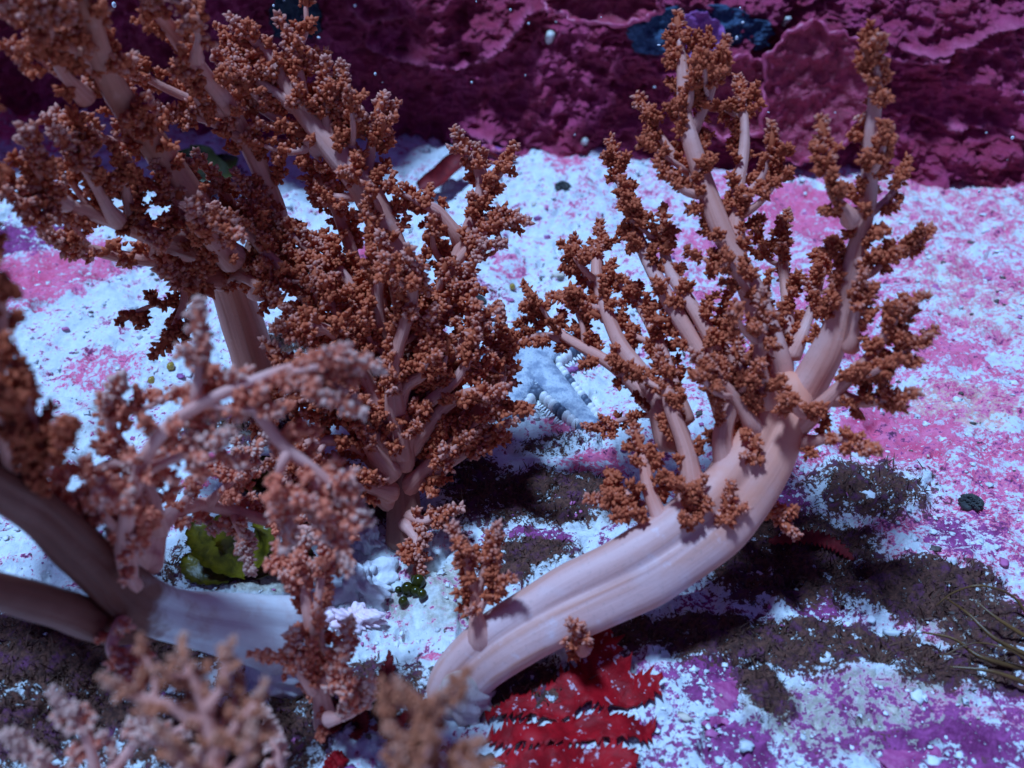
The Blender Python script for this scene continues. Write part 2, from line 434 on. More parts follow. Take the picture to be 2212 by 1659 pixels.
# ------------------------------------------------------------------ sea bed
EL = []                                                    # patches measured on the bed: mask, centre, half axes, strength
def patch(mask, vx, vy, rx, ry, s=1.0):
    c = F(vx, vy); ex = F(vx + rx, vy); e1 = F(vx, vy - ry); e2 = F(vx, vy + ry)
    EL.append((mask, c[0], c[1], abs(ex[0] - c[0]), abs(e1[1] - e2[1]) / 2, s))
for a in [('turf', 1130, 1090, 190, 62), ('turf', 1130, 1215, 110, 34), ('turf', 1480, 1375, 190, 52), ('turf', 1800, 1395, 260, 52),
          ('turf', 1650, 1490, 60, 70), ('turf', 1960, 1270, 210, 60), ('turf', 2060, 1450, 150, 60), ('turf', 1760, 1180, 150, 90),
          ('turf', 1880, 1050, 150, 62, .8), ('turf', 1660, 1250, 130, 70), ('turf', 1100, 1480, 150, 60, .9), ('turf', 530, 930, 150, 40),
          ('turf', 150, 1400, 300, 90, 1.2), ('turf', 520, 1580, 200, 90, 1.0), ('turf', 60, 1560, 300, 90, 1.0), ('turf', 640, 1500, 90, 60, .9), ('turf', 250, 1560, 330, 120, .75), ('turf', 820, 1490, 110, 80, .8), ('turf', 960, 1010, 110, 60, .9), ('turf', 700, 1080, 180, 70, .9),
          ('turf', 480, 1210, 130, 60, .7), ('turf', 640, 740, 70, 50, .8), ('turf', 440, 370, 60, 40, .9), ('turf', 2130, 1350, 100, 80, .9),
          ('turf', 2150, 340, 130, 22, .5), ('turf', 1200, 970, 90, 25, .6),
          ('purple', 1880, 1060, 150, 60, .7), ('purple', 1680, 1130, 120, 110, .9), ('purple', 1150, 1180, 100, 34, .75), ('purple', 1560, 1480, 140, 60, .8),
          ('purple', 1600, 1600, 120, 60, .8), ('purple', 1750, 1290, 160, 60, .7), ('purple', 2060, 1620, 170, 60, .95), ('purple', 2080, 1160, 90, 50, .6), ('purple', 60, 500, 90, 40, .9),
          ('purple', 40, 1640, 200, 60, .7), ('purple', 1180, 1640, 120, 60, .5), ('purple', 1990, 960, 60, 20, .3), ('purple', 2150, 1500, 90, 40, .6),
          ('pink', 1950, 930, 150, 60, 1.0), ('pink', 1740, 445, 140, 52, .9), ('pink', 2030, 740, 100, 62, .75), ('pink', 1480, 540, 90, 60, .6), ('pink', 1600, 700, 150, 120, .55),
          ('pink', 90, 590, 150, 80, .95), ('pink', 220, 800, 90, 40, .6), ('pink', 1250, 920, 90, 45, .6), ('pink', 1285, 1015, 70, 40, .8), ('pink', 780, 590, 40, 80, .8),
          ('pink', 2150, 1010, 110, 60, .6), ('pink', 2150, 580, 70, 60, .6), ('pink', 40, 260, 110, 40, .8), ('pink', 120, 310, 60, 16, .6), ('pink', 1800, 1080, 180, 60, .45), ('pink', 1090, 570, 50, 30, .45),
          ('pink', 1220, 360, 60, 22, .55), ('pink', 470, 1010, 26, 30, .85), ('pink', 420, 1050, 40, 14, .7), ('pink', 1560, 1470, 130, 50, .5), ('pink', 1400, 1440, 60, 30, .4), ('pink', 1900, 800, 160, 100, .45), ('pink', 930, 1420, 30, 14, .6),
          ('pink', 1780, 1220, 60, 40, .5), ('pink', 2000, 1560, 130, 50, .4), ('pink', 1260, 440, 110, 50, .3), ('pink', 1150, 520, 110, 60, .25),
          ('tan', 2060, 440, 300, 110, .66), ('tan', 2120, 620, 200, 140, .72), ('tan', 2090, 870, 150, 70, .8), ('tan', 1950, 560, 120, 70, .5), ('tan', 1980, 400, 300, 40, .7), ('tan', 2100, 1000, 150, 40, .6),
          ('beige', 1850, 1540, 260, 90, 1.0), ('beige', 950, 1270, 130, 90, .7), ('beige', 2080, 1330, 130, 70, .7), ('beige', 560, 1240, 90, 40, .9), ('beige', 200, 900, 160, 90, .45), ('beige', 1330, 1120, 110, 60, .4)]:
    patch(*a)

def bed_z(x, y):
    x = np.asarray(x, float); y = np.asarray(y, float)
    z = 0.10 * fbm(x * 0.55, y * 0.55, 3) + 0.055 * fbm(x * 2.1 + 5, y * 2.1, 4, 0.55)
    r = 1 - np.abs(fbm(x * 1.3 + 40, y * 1.3 + 11, 3))
    z = z + 0.05 * (r - 0.7)
    return z
def bed_masks(x, y):
    M = {k: np.zeros_like(x) for k in ('pink', 'purple', 'tan', 'turf', 'beige')}
    for k, cx, cy, rx, ry, s in EL:
        d = np.sqrt(((x - cx) / rx) ** 2 + ((y - cy) / ry) ** 2)
        M[k] = np.maximum(M[k], s * (1 - smooth(d, 0.55, 1.5)))
    right = smooth(x, 0.2, 2.6)
    M['pink'] = np.maximum(M['pink'], 0.12 + 0.43 * right - 0.16 * M['tan'])
    M['purple'] = np.maximum(M['purple'], 0.42 * smooth(-y, -5.4, -3.4) * smooth(x, -.5, 1.0))
    return M
def make_bed():
    ny, nx = 720, 860
    y = 1.0 * (13.5 / 1.0) ** np.linspace(0, 1, ny)
    u = np.linspace(-1, 1, nx)
    Y = np.repeat(y[:, None], nx, 1); X = u[None] * (0.62 * Y + 1.6)
    X = X + 0.0
    Z = bed_z(X, Y)
    M = bed_masks(X, Y)
    g = fbm(X * 9, Y * 9, 4, 0.62)
    g2 = perlin(X * 34, Y * 34)
    Z = Z + 0.010 * g + 0.0045 * g2
    jag = fbm(X * 4.5 + 3, Y * 4.5, 5, 0.6)
    Z = Z + 0.035 * smooth(M['turf'] + jag * 0.5, 0.35, 0.8) * (0.7 + 0.6 * np.abs(perlin(X * 22, Y * 22)))
    Z = Z + 0.012 * smooth(M['pink'] + jag * 0.8, 0.5, 0.62)
    pits = smooth(perlin(X * 6 + 70, Y * 6), 0.42, 0.7)
    Z = Z - 0.06 * pits
    V = np.stack([X, Y, Z], -1).reshape(-1, 3)
    i = np.arange(ny * nx).reshape(ny, nx)
    q = np.stack([i[:-1, :-1], i[:-1, 1:], i[1:, 1:], i[1:, :-1]], -1).reshape(-1, 4)
    me = mesh_np('seabed', V, [q], {k: v.ravel() for k, v in M.items()})
    me.materials.append(M_BED)
    o = bpy.data.objects.new('seabed', me); COL.objects.link(o); o['kind'] = 'structure'
    # one wide sheet below it carries the bed on to every side
    mb = MB(); n = 60
    a = np.linspace(-40, 40, n); XX, YY = np.meshgrid(a, a)
    ZZ = -0.6 + 0.1 * fbm(XX * .4, YY * .4, 3)
    i = np.arange(n * n).reshape(n, n)
    mb.add(np.stack([XX, YY, ZZ], -1).reshape(-1, 3), quad=np.stack([i[:-1, :-1], i[:-1, 1:], i[1:, 1:], i[1:, :-1]], -1).reshape(-1, 4))
    g = mb.build('ground', M_BED); g['kind'] = 'structure'
make_bed()
def B(vx, vy, dz=0.0):
    p = F(vx, vy); p[2] = float(bed_z(p[0], p[1])) + dz; return p

# ------------------------------------------------------------------ back wall with ruffled crusts
WB = np.array([F(v[0], v[1]) for v in [(-250, 250), (0, 232), (300, 262), (600, 290), (830, 302), (1000, 312), (1250, 338), (1500, 352), (1850, 366), (2212, 372), (2500, 380)]])
def wall_y(x): return np.interp(x, WB[:, 0], WB[:, 1])
def wall_pt(vx, vy, out=0.0):
    """where a measured direction meets the wall"""
    lo, hi = 6.0, 16.0
    for _ in range(40):
        d = (lo + hi) / 2; p = P(vx, vy, d)
        if p[1] < float(wall_y(p[0])) + 0.32 * p[2]: lo = d
        else: hi = d
    p = P(vx, vy, lo); p[1] -= out; return p
def ridge_pts(L): return np.array([wall_pt(*v) for v in L])
RIDGES_ = [([(800, 85), (850, 105), (905, 110), (960, 130), (1010, 133), (1050, 112), (1100, 70), (1140, 20)], 0.30, 0.07),
          ([(1870, 65), (1950, 95), (2010, 100), (2080, 75), (2150, 45), (2240, 40)], 0.26, 0.06),
          ([(1880, 105), (1960, 118), (2030, 108)], 0.14, 0.04),
          ([(980, 300), (1010, 282), (1060, 285), (1090, 305)], 0.18, 0.05),
          ([(760, 10), (800, 35), (850, 25), (900, 20)], 0.2, 0.06),
          ([(1990, 245), (2060, 270), (2130, 265), (2212, 290)], 0.15, 0.05),
          ([(1320, 15), (1360, 28), (1400, 20)], 0.2, 0.05),
          ([(2170, 60), (2200, 110), (2260, 130)], 0.14, 0.04),
          ([(1540, 300), (1620, 315), (1690, 300)], 0.14, 0.05)]
RIDGES = [(a, h * .8, w * .62) for a, h, w in RIDGES_]
def make_wall():
    nx, nz = 1100, 420
    x = np.linspace(-9, 9, nx); z = np.concatenate([np.linspace(-0.5, 2.1, 330), np.linspace(2.13, 4.6, nz - 330)])
    X, Z = np.meshgrid(x, z)
    base = wall_y(X) + 0.32 * Z
    disp = 0.28 * fbm(X * .5, Z * .6 + 3, 3) + 0.13 * fbm(X * 2.2 + 9, Z * 2.6, 5, 0.6) + 0.05 * (1 - 2 * np.abs(fbm(X * 3 + 2, Z * 4.2 + 7, 4)))
    disp = disp + 0.03 * smooth(perlin(X * 7, Z * 9), 0.1, 0.6) + 0.022 * fbm(X * 11, Z * 13, 3, .6)
    shade_ledge = smooth(Z, 2.1, 2.9) * (0.15 + 2.6 * smooth(-X, 1.0, 2.4))  # unseen ledge above the view, added to shade the left of the wall
    disp = disp + shade_ledge
    rid = np.zeros_like(X)
    for L, hgt, w in RIDGES:
        R = spline(ridge_pts(L), 60)
        wav = 0.03 * fbm(X * 6, Z * 6, 3)
        d = np.full_like(X, 9.0); 
        sel = (np.abs(X - R[:, 0].mean()) < 3) 
        xs, zs = X[sel], Z[sel]
        dd = np.full(xs.shape, 9.0); sg = np.zeros(xs.shape)
        for p in R:
            q = np.hypot(xs - p[0], zs - p[2]); c = q < dd
            dd[c] = q[c]; sg[c] = (zs - p[2])[c]
        d[sel] = dd; s2 = np.zeros_like(X); s2[sel] = sg
        d = d + wav
        k = np.exp(-(np.clip(d, 0, 9) / w) ** 2)
        shelf = np.exp(-(np.clip(d, 0, 9) / (w * 4)) ** 2) * (s2 > 0)
        disp = disp + hgt * k * 0.8 + hgt * 0.35 * shelf
        rid = np.maximum(rid, np.exp(-(np.clip(d, 0, 9) / (w * .75)) ** 2) * 0.75)
    disp = disp + 0.05 * smooth(fbm(X * 1.6 + 31, Z * 2.4 + 5, 5, .6), .02, .12) - 0.09 * smooth(perlin(X * 3 + 50, Z * 5), .35, .6)
    Y = base - disp
    V = np.stack([X, Y, Z], -1).reshape(-1, 3)
    i = np.arange(nx * nz).reshape(nz, nx)
    q = np.stack([i[:-1, :-1], i[:-1, 1:], i[1:, 1:], i[1:, :-1]], -1).reshape(-1, 4)
    # solid: thick slab with a back, closed along the rim
    Vb = V.copy(); Vb[:, 1] = (base + 1.6).ravel(); nV = len(V)
    qb = q[:, ::-1] + nV
    rim = np.concatenate([i[0, :], i[1:, -1], i[-1, ::-1][1:], i[::-1, 0][1:]])
    sd = np.stack([rim[:-1], rim[1:], rim[1:] + nV, rim[:-1] + nV], -1)[:, ::-1]
    me = mesh_np('rock_wall', np.vstack([V, Vb]), [q, qb, sd], {'ridge': np.concatenate([rid.ravel(), np.zeros(nV)])})
    me.materials.append(M_WALL)
    o = bpy.data.objects.new('rock_wall', me); COL.objects.link(o)
    tag(o, 'dark crimson rock wall crusted with coralline algae behind the white seabed', 'rock wall')
    return X, Y, Z, x, z
WX, WY, WZ, wxs, wzs = make_wall()
def wall_face(x, z):
    i = int(np.clip(np.searchsorted(wxs, x), 0, len(wxs) - 1)); j = int(np.clip(np.searchsorted(wzs, z), 0, len(wzs) - 1))
    return float(WY[j, i])

M_PLATE = mat_simple('plate_crust', (0.28, 0.018, 0.042), (0.42, 0.040, 0.09), 7, 0.55, 1.0, 0.10)
M_RIM = mat_simple('plate_rim', (0.40, 0.04, 0.09), (0.55, 0.09, 0.18), 12, 0.5, 0.3, 0.03)
M_PLATE_P = mat_simple('plate_purple', (0.24, 0.05, 0.20), (0.32, 0.09, 0.30), 7, 0.55, 0.6, 0.05)
M_BLUE = mat_simple('blue_gap', (0.030, 0.075, 0.17), (0.09, 0.17, 0.30), 24, 0.7, 1.0, 0.10)
def plate(name, vx, vy, rx, ry, label, cat, mat, rimmat=None, seed=1, out=0.06, squareness=0.0, lift=0.10, ruff=0.06):
    """a thin encrusting plate, curling away from the wall round its edge"""
    c = wall_pt(vx, vy); ex = wall_pt(vx + rx, vy); ez = wall_pt(vx, vy - ry)
    Rx, Rz = abs(ex[0] - c[0]), abs(ez[2] - c[2])
    yc = min(wall_face(c[0] + a * Rx * .9, c[2] + b * Rz * .9) for a in (-1, -.5, 0, .5, 1) for b in (-1, -.5, 0, .5, 1)) - out
    yc = 0.5 * yc + 0.5 * (np.mean([wall_face(c[0] + a * Rx * .7, c[2] + b * Rz * .7) for a in (-1, 0, 1) for b in (-1, 0, 1)]) - out)
    na, nr = 120, 26
    a = np.linspace(0, 2 * math.pi, na, endpoint=False); r = np.linspace(0.0, 1, nr)[1:]
    Rr, A = np.meshgrid(r, a, indexing='ij')
    edge = 1 + 0.06 * np.sin(A * 3 + seed) + 0.05 * np.sin(A * 7 + seed * 2) + 0.035 * np.sin(A * 13 + seed * 5) + 0.02 * np.sin(A * 29 + seed)
    xx = np.cos(A) * Rr * edge * Rx; zz = np.sin(A) * Rr * edge * Rz
    tilt = 0.18 * zz
    yy = tilt - lift * Rr ** 4 - ruff * Rr ** 6 * np.sin(A * 9 + seed * 3) * 0.5 - 0.07 * fbm(xx * 2.5 + seed * 7, zz * 2.5, 4) - 0.035 * fbm(xx * 8, zz * 8, 4, .6)
    V = np.stack([c[0] + xx, yc + yy, c[2] + zz], -1).reshape(-1, 3)
    V = np.vstack([V, [[c[0], yc, c[2]]]])
    th = 0.05
    Vb = V + np.array([0, th, 0]); n0 = len(V)
    i = np.arange((nr - 1) * na).reshape(nr - 1, na)
    q = np.stack([i[:-1], i[1:], np.roll(i[1:], -1, 1), np.roll(i[:-1], -1, 1)], -1).reshape(-1, 4)
    tr = np.stack([np.full(na, n0 - 1), i[0], np.roll(i[0], -1)], -1)
    side = np.stack([i[-1], i[-1] + n0, np.roll(i[-1], -1) + n0, np.roll(i[-1], -1)], -1)
    mb = MB(); mb.add(np.vstack([V, Vb]), tri=np.vstack([tr, tr[:, ::-1] + n0]), quad=np.vstack([q, q[:, ::-1] + n0, side]))
    root = thing(name, label, cat, (c[0], yc, c[2]))
    mb.build('plate', mat, root)
    if rimmat:
        C = V[i[-1]]; C = np.vstack([C, C[:2]])
        m2 = MB(); R = 0.022 + 0.012 * np.sin(np.arange(len(C)) * .7 + seed) * np.sin(np.arange(len(C)) * .23)
        tube(m2, C, np.clip(R, 0.008, .05), 8, wob=0.25, seed=seed, cap=False)
        m2.build('rim', rimmat, root)
    return root
plate('blue_gap_patch', 1510, 66, 160, 58, 'dusty blue patch standing in for a gap onto water between crimson plates at the top of the wall', 'sponge', M_BLUE, None, 3, -0.02, lift=0.0, ruff=0.0)  # blue disc laid on the wall in place of a gap onto water
plate('coralline_plate', 1740, 175, 120, 150, 'big rounded dark red plate with a frilled rim, upper right of the wall', 'coralline alga', M_PLATE, M_RIM, 1, 0.16)
plate('coralline_plate', 1500, 60, 52, 52, 'small round purple plate overlapping the blue gap patch', 'coralline alga', M_PLATE_P, None, 2, 0.14)
plate('coralline_plate', 1580, 190, 95, 90, 'dull red plate tucked behind the tallest right branch, below the blue gap patch', 'coralline alga', M_PLATE, M_RIM, 4, 0.10)
plate('coralline_plate', 1300, -25, 120, 45, 'red plate with bright lower rim at the top edge left of blue gap patch', 'coralline alga', M_PLATE, M_RIM, 5, 0.22, lift=0.18)
0 and plate('coralline_plate', 2090, 20, 190, 70, 'wide crimson shelf plate with a wavy red lip in the top right corner', 'coralline alga', M_PLATE, M_RIM, 6, 0.14, lift=0.15)
0 and plate('coralline_plate', 960, 50, 170, 75, 'crimson plate with a curled pink lip above the centre coral', 'coralline alga', M_PLATE, M_RIM, 7, 0.16, lift=0.22, ruff=0.16)
plate('coralline_plate', 1045, 300, 60, 16, 'low arched purple red crust where the wall meets white sand', 'coralline alga', M_PLATE_P, M_RIM, 8, 0.16)
M_DARKGAP = mat_simple('dark_gap', (0.006, 0.012, 0.02), (0.015, 0.03, 0.05), 10, 0.7, 0.4)
plate('dark_gap_patch', 640, 30, 55, 60, 'blackish blue patch standing in for a dark gap in the wall above the centre coral tips', 'wall gap', M_DARKGAP, None, 9, 0.05, lift=0, ruff=0)  # dark disc laid on the wall in place of a gap
M_SHELL = mat_simple('pale_shell', (0.55, 0.50, 0.42), (0.75, 0.72, 0.66), 20, 0.4)
for (vx, vy, s, lab) in [(1187, 80, 9, 'tiny cream tube worm on the crimson wall above the white sand'), (655, 45, 6, 'tiny white tube worm on the blackish gap patch'),
                         (1260, 300, 7, 'tiny white tube worm low on the crimson wall near the sand'), (1700, 50, 6, 'tiny pale tube worm on the rim of the big rounded plate')]:
    c = wall_pt(vx, vy); c[1] = wall_face(c[0], c[2]) - 0.04
    mb = MB(); C = spline([c + np.array([0, .08, -.06]), c, c + np.array([.01, -.05, .05])], 10)
    tube(mb, C, np.full(10, rw(s, 10)), 10, cap=False, wob=.08)
    tag(mb.build('tube_worm', M_SHELL, None, c), lab, 'tube worm', 'tube worms on the wall')

# ------------------------------------------------------------------ soft corals
LB = 0.0265                                                 # lobe half width
def grow(coral, name, C, R, polyp_mat, stem_mat, t0=0.15, dens=1.0, twig=1.0, size=1.0, n=12, flute=0.0, wob=0.07, tone=0.42, tipn=7, nf=7):
    """one branch: its fleshy stem with short twigs is the branch, its polyps are the sub-part"""
    sm, pm = MB(), MB()
    C = np.asarray(C); R = np.asarray(R)
    sd = rng.random() * 9
    T, Nn, Bb, s = tube(sm, C, R, n, flute, nf, wob, sd)
    Ltot = s[-1]
    def at(t):
        i = min(int(t * (len(C) - 1)), len(C) - 2); f = t * (len(C) - 1) - i
        return C[i] * (1 - f) + C[i + 1] * f, T[i], Nn[i], Bb[i], R[i] * (1 - f) + R[i + 1] * f
    def along(t): return np.interp(t * Ltot, s, np.linspace(0, 1, len(C)))
    rb = BUD[2] * size
    nl = int(Ltot * (1 - t0) * 21 * dens / size)
    for k in range(nl):
        t = along(t0 + (1 - t0) * ((k + rng.random()) / max(nl, 1)) ** 0.85)
        p, tt, nn, bb, r = at(t)
        a = rng.random() * 6.28
        rad = nn * math.cos(a) + bb * math.sin(a)
        L = size * rng.uniform(0.045, 0.135); Rl = size * LB * rng.uniform(0.55, 1.1)
        ax = nrm(rad * rng.uniform(0.6, 1.0) + tt * rng.uniform(0.3, 1.0) + np.array([0, 0, .25]))
        lobe(pm, p + rad * r * 0.85, ax, L, Rl, rb, tone + rng.normal() * 0.10)
    nt_ = int(Ltot * (1 - t0) * 4.6 * twig / size)
    for k in range(nt_):
        t = along(t0 + (1 - t0) * ((k + rng.random()) / max(nt_, 1)) ** 0.9 * 0.97)
        p, tt, nn, bb, r = at(t)
        a = rng.random() * 6.28
        rad = nn * math.cos(a) + bb * math.sin(a)
        L = size * rng.uniform(0.12, 0.28) * (1.1 - 0.55 * k / max(nt_, 1))
        d = nrm(rad * rng.uniform(0.7, 1.1) + tt * rng.uniform(0.3, 1.0) + np.array([0, 0, .25]))
        c2 = nrm(d + tt * 0.5 + rng.normal(size=3) * 0.15)
        tc = spline([p + rad * r * 0.3, p + rad * r * 0.9 + d * L * 0.45, p + rad * r * 0.9 + d * L * 0.5 + c2 * L * 0.5], 9)
        rr = np.linspace(min(r * 0.6, 0.028 * size), 0.012 * size, 9)
        tube(sm, tc, rr, 7, wob=0.06, seed=k)
        T2 = nrm(np.gradient(tc, axis=0)); x2, y2, _ = basis(T2)
        for j in range(rng.integers(4, 8)):
            q = rng.uniform(0.3, 0.97); i = int(q * 8); b = rng.random() * 6.28
            rd = x2[i] * math.cos(b) + y2[i] * math.sin(b)
            lobe(pm, tc[i] + rd * rr[i] * .7, nrm(rd + T2[i] * rng.uniform(.3, .9) + np.array([0, 0, .2])), size * rng.uniform(.045, .09), size * LB * rng.uniform(.55, .85), rb, tone + rng.normal() * .1)
        lobe(pm, tc[-2], T2[-1], size * rng.uniform(.08, .14), size * LB * .85, rb, tone + .08)
    for k in range(5):
        p, tt, nn, bb, r = at(0.985 - 0.03 * (k > 2))
        a = k * 2.4; rad = nn * math.cos(a) + bb * math.sin(a)
        lobe(pm, p + rad * r * .5 - tt * .02 * k, nrm(tt * rng.uniform(.8, 1.3) + rad * (0.0 if k == 0 else .6)), size * (.15 if k == 0 else rng.uniform(.05, .09)), size * LB * (1.0 if k == 0 else .75), rb, tone + (.24 if k == 0 else .14))
    b = sm.build(name, stem_mat, coral)
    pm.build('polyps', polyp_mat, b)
    return b
def stem_path(pts, d0, d1, r0, r1, n=None, power=1.0, jit=0.0):
    """measured stem -> centre line and radii in the scene; distance runs from d0 to d1 along it"""
    m = len(pts); f = np.linspace(0, 1, m)
    if np.ndim(d0): D = np.asarray(d0, float)
    else: D = d0 + (d1 - d0) * f
    if np.ndim(r0): Rv = np.interp(np.linspace(0, 1, m), np.linspace(0, 1, len(r0)), r0)
    else: Rv = r0 + (r1 - r0) * f ** power
    W3 = np.array([P(p[0], p[1], d) for p, d in zip(pts, D)])
    if jit: W3[1:] += rng.normal(size=W3[1:].shape) * jit
    n = n or max(14, 9 * m)
    C = spline(W3, n); R = np.interp(np.linspace(0, 1, n), f, [rw(r, d) for r, d in zip(Rv, D)])
    return C, R
cam_axis = np.array([0, CX, -SX])
def branches(coral, specs, pm, stm, **kw):
    for sp in specs:
        pts, d0, d1, r0, r1 = sp[:5]; k = dict(kw); k.update(sp[5] if len(sp) > 5 else {}); push = k.pop('push', 0.9); fl = k.pop('flare', .75); sm_ = k.pop('stm', stm); rs = k.pop('rs', 1.0)
        C, R = stem_path(pts, d0, d1, r0, r1, jit=k.pop('jit', 0.0)); R = R * rs
        # flare where the branch leaves its parent
        f = np.linspace(0, 1, len(R)); R = R * (1 + fl * np.exp(-(f / (.14 + .04 * fl)) ** 2))
        C = C + np.outer(np.exp(-(f / 0.12) ** 2) * push * R[0], cam_axis)
        grow(coral, 'branch', C, R, pm, sm_, **k)

# --- the big coral on the right
A = thing('soft_coral', 'large soft coral at right, thick curved pale pink trunk and tall finger branches', 'soft coral', B(1005, 1460))
C, R = stem_path([(965, 1545), (1000, 1465), (1075, 1392), (1210, 1312), (1390, 1222), (1540, 1110), (1635, 985), (1690, 865), (1690, 800)],
                 [4.86, 4.83, 4.80, 4.80, 4.82, 4.85, 4.88, 4.9, 4.92], None, [50, 60, 68, 76, 83, 82, 74, 58, 46], None, 110)
sm = MB(); tube(sm, C, R, 80, 0.19, 5, 0.03, 1.7)
trunkA = sm.build('trunk', M_TRUNK, A)
branches(A, [
    ([(1690, 870), (1665, 760), (1620, 620), (1560, 500), (1512, 370), (1482, 260), (1475, 170), (1470, 80)], 4.9, 4.95, 54, 15, {'n': 20, 't0': .1, 'rs': .64, 'flare': .5, 'twig': .7, 'dens': 1.35}),
    ([(1535, 420), (1455, 335), (1400, 250)], 4.95, 5.05, 18, 9),
    ([(1590, 590), (1592, 430), (1608, 310), (1605, 205)], 4.92, 5.05, 24, 12),
    ([(1492, 290), (1530, 215), (1552, 140)], 4.95, 4.85, 15, 9),
    ([(1590, 440), (1645, 385), (1662, 330)], 4.98, 4.9, 12, 8),
    ([(1715, 905), (1790, 760), (1822, 650), (1850, 540), (1875, 430), (1880, 320), (1890, 210), (1896, 135)], 4.85, 4.35, 46, 17, {'n': 20, 't0': .25, 'rs': .66, 'flare': .5, 'twig': .7, 'dens': 1.35}),
    ([(1850, 480), (1800, 420), (1782, 320)], 4.5, 4.4, 20, 11, {'twig': .5}),
    ([(1845, 565), (1905, 560), (1962, 525)], 4.6, 4.6, 12, 8, {'twig': .6}),
    ([(1720, 930), (1800, 850), (1880, 770), (1940, 680)], 4.8, 4.45, 28, 12, {'flare': .4, 'twig': 1.1}),
    ([(1800, 855), (1870, 870), (1925, 860)], 4.7, 4.5, 22, 10, {'twig': .6}),
    ([(1730, 960), (1800, 945), (1850, 960)], 4.8, 4.6, 18, 9, {'twig': .6}),
    ([(1850, 800), (1900, 790), (1965, 750)], 4.6, 4.5, 18, 9, {'twig': .6}),
    ([(1840, 760), (1850, 690), (1860, 640)], 4.6, 4.5, 16, 9, {'twig': .6}),
    ([(1610, 930), (1530, 790), (1440, 640), (1385, 530), (1350, 430), (1326, 340)], 4.95, 5.35, 34, 8, {'twig': .55}),
    ([(1470, 980), (1405, 835), (1335, 735), (1292, 610), (1292, 525)], 5.0, 5.45, 32, 14, {'twig': .6}),
    ([(1315, 690), (1275, 660), (1235, 648)], 5.3, 5.35, 13, 7, {'twig': .4}),
    ([(1290, 630), (1262, 590), (1248, 560)], 5.35, 5.4, 12, 7, {'twig': .4}),
    ([(1430, 880), (1325, 790), (1225, 730), (1160, 675)], 5.1, 5.5, 26, 8, {'twig': .8}),
    ([(1225, 735), (1170, 725), (1110, 742)], 5.4, 5.5, 12, 8, {'twig': .8}),
    ([(1480, 930), (1425, 745), (1365, 630)], 5.0, 5.4, 26, 13),
    ([(1590, 810), (1500, 670), (1445, 580), (1430, 495)], 4.95, 5.2, 24, 13),
    ([(1690, 840), (1702, 690), (1692, 585), (1690, 500)], 4.98, 5.2, 22, 12),
    ([(1710, 780), (1760, 650), (1782, 560)], 4.95, 5.1, 18, 9),
    ([(1500, 1110), (1485, 985), (1450, 880), (1440, 810)], 4.8, 4.9, 34, 16),
    ([(1590, 1065), (1560, 950), (1590, 850), (1600, 780)], 4.8, 4.75, 34, 18, {'tone': .5}),
    ([(1450, 1175), (1405, 1065), (1390, 975)], 4.75, 4.8, 27, 15, {'t0': .4, 'push': 1.6, 'flare': 1.2, 'stm': M_SPROUT}),
    ([(1440, 1180), (1375, 1112), (1330, 1088)], 4.74, 4.75, 22, 10, {'t0': .45, 'twig': .5, 'push': 1.6, 'flare': 1.2, 'stm': M_SPROUT}),
    ([(1440, 900), (1375, 898), (1300, 922)], 5.2, 5.35, 10, 6, {'twig': .3, 'size': .8}),
    ([(1660, 880), (1640, 780), (1650, 690)], 4.75, 4.65, 26, 15, {'tone': .55}),
    ([(1640, 940), (1590, 860), (1540, 800)], 4.75, 4.7, 22, 13, {'tone': .5}),
    ([(1505, 1190), (1495, 1130), (1500, 1090)], 4.72, 4.68, 16, 10, {'twig': 0, 'push': 2.5, 'flare': 1.6, 'stm': M_SPROUT}),
    ([(1530, 1190), (1552, 1140), (1568, 1105)], 4.72, 4.68, 16, 12, {'twig': 0, 'push': 2.5, 'flare': 1.6, 'stm': M_SPROUT}),
    ([(1050, 1430), (1030, 1340), (1024, 1270), (1000, 1185)], 4.72, 4.62, 21, 14, {'t0': .45, 'tone': .5, 'push': 2.2, 'twig': .5, 'flare': 2.2, 'stm': M_SPROUT}),
    ([(1028, 1290), (1048, 1230), (1062, 1190)], 4.66, 4.6, 12, 9, {'twig': .3, 'tone': .5}),
    ([(1032, 1320), (1055, 1290), (1070, 1275)], 4.66, 4.62, 9, 8, {'twig': 0, 'tone': .4}),
    ([(1262, 1415), (1255, 1390), (1252, 1372)], 4.70, 4.60, 12, 9, {'twig': 0, 'tone': .5, 'push': 2.5, 'flare': 1.6, 'stm': M_SPROUT}),
    ([(1640, 1085), (1665, 1100), (1680, 1115)], 4.9, 4.9, 10, 8, {'twig': 0, 'tone': .5})],
    M_POLYP, M_STEM, dens=1.05, twig=.8, rs=.74)
# spread white roots of the holdfast
def holdfast(parent, vx, vy, d, rx, rz, mat, seed):
    c = P(vx, vy, d); v = I4[0]; Rx, Rz = rw(rx, d), rw(rz, d)
    az = np.arctan2(v[:, 1], v[:, 0]); lowz = smooth(-v[:, 2], -.5, .9)
    q = 1 + lowz * (.20 * np.abs(np.sin(az * 4 + seed + .8 * np.sin(az * 2))) + .12 * np.sin(az * 11 + seed) + .45 * smooth(-v[:, 2], .2, .9)) + .05 * np.sin(v[:, 2] * 13 + az * 5)
    mb = MB(); mb.add(c + v * np.array([Rx, Rx * .9, Rz]) * np.stack([q, q, np.ones_like(q)], -1), tri=I4[1], st=np.stack([np.cos(az) * 1.6, np.sin(az) * 1.6, v[:, 2] * .4], -1))
    return mb.build('holdfast', mat, parent)
holdfast(A, 1003, 1500, 4.80, 62, 76, M_ROOT, 1.0)

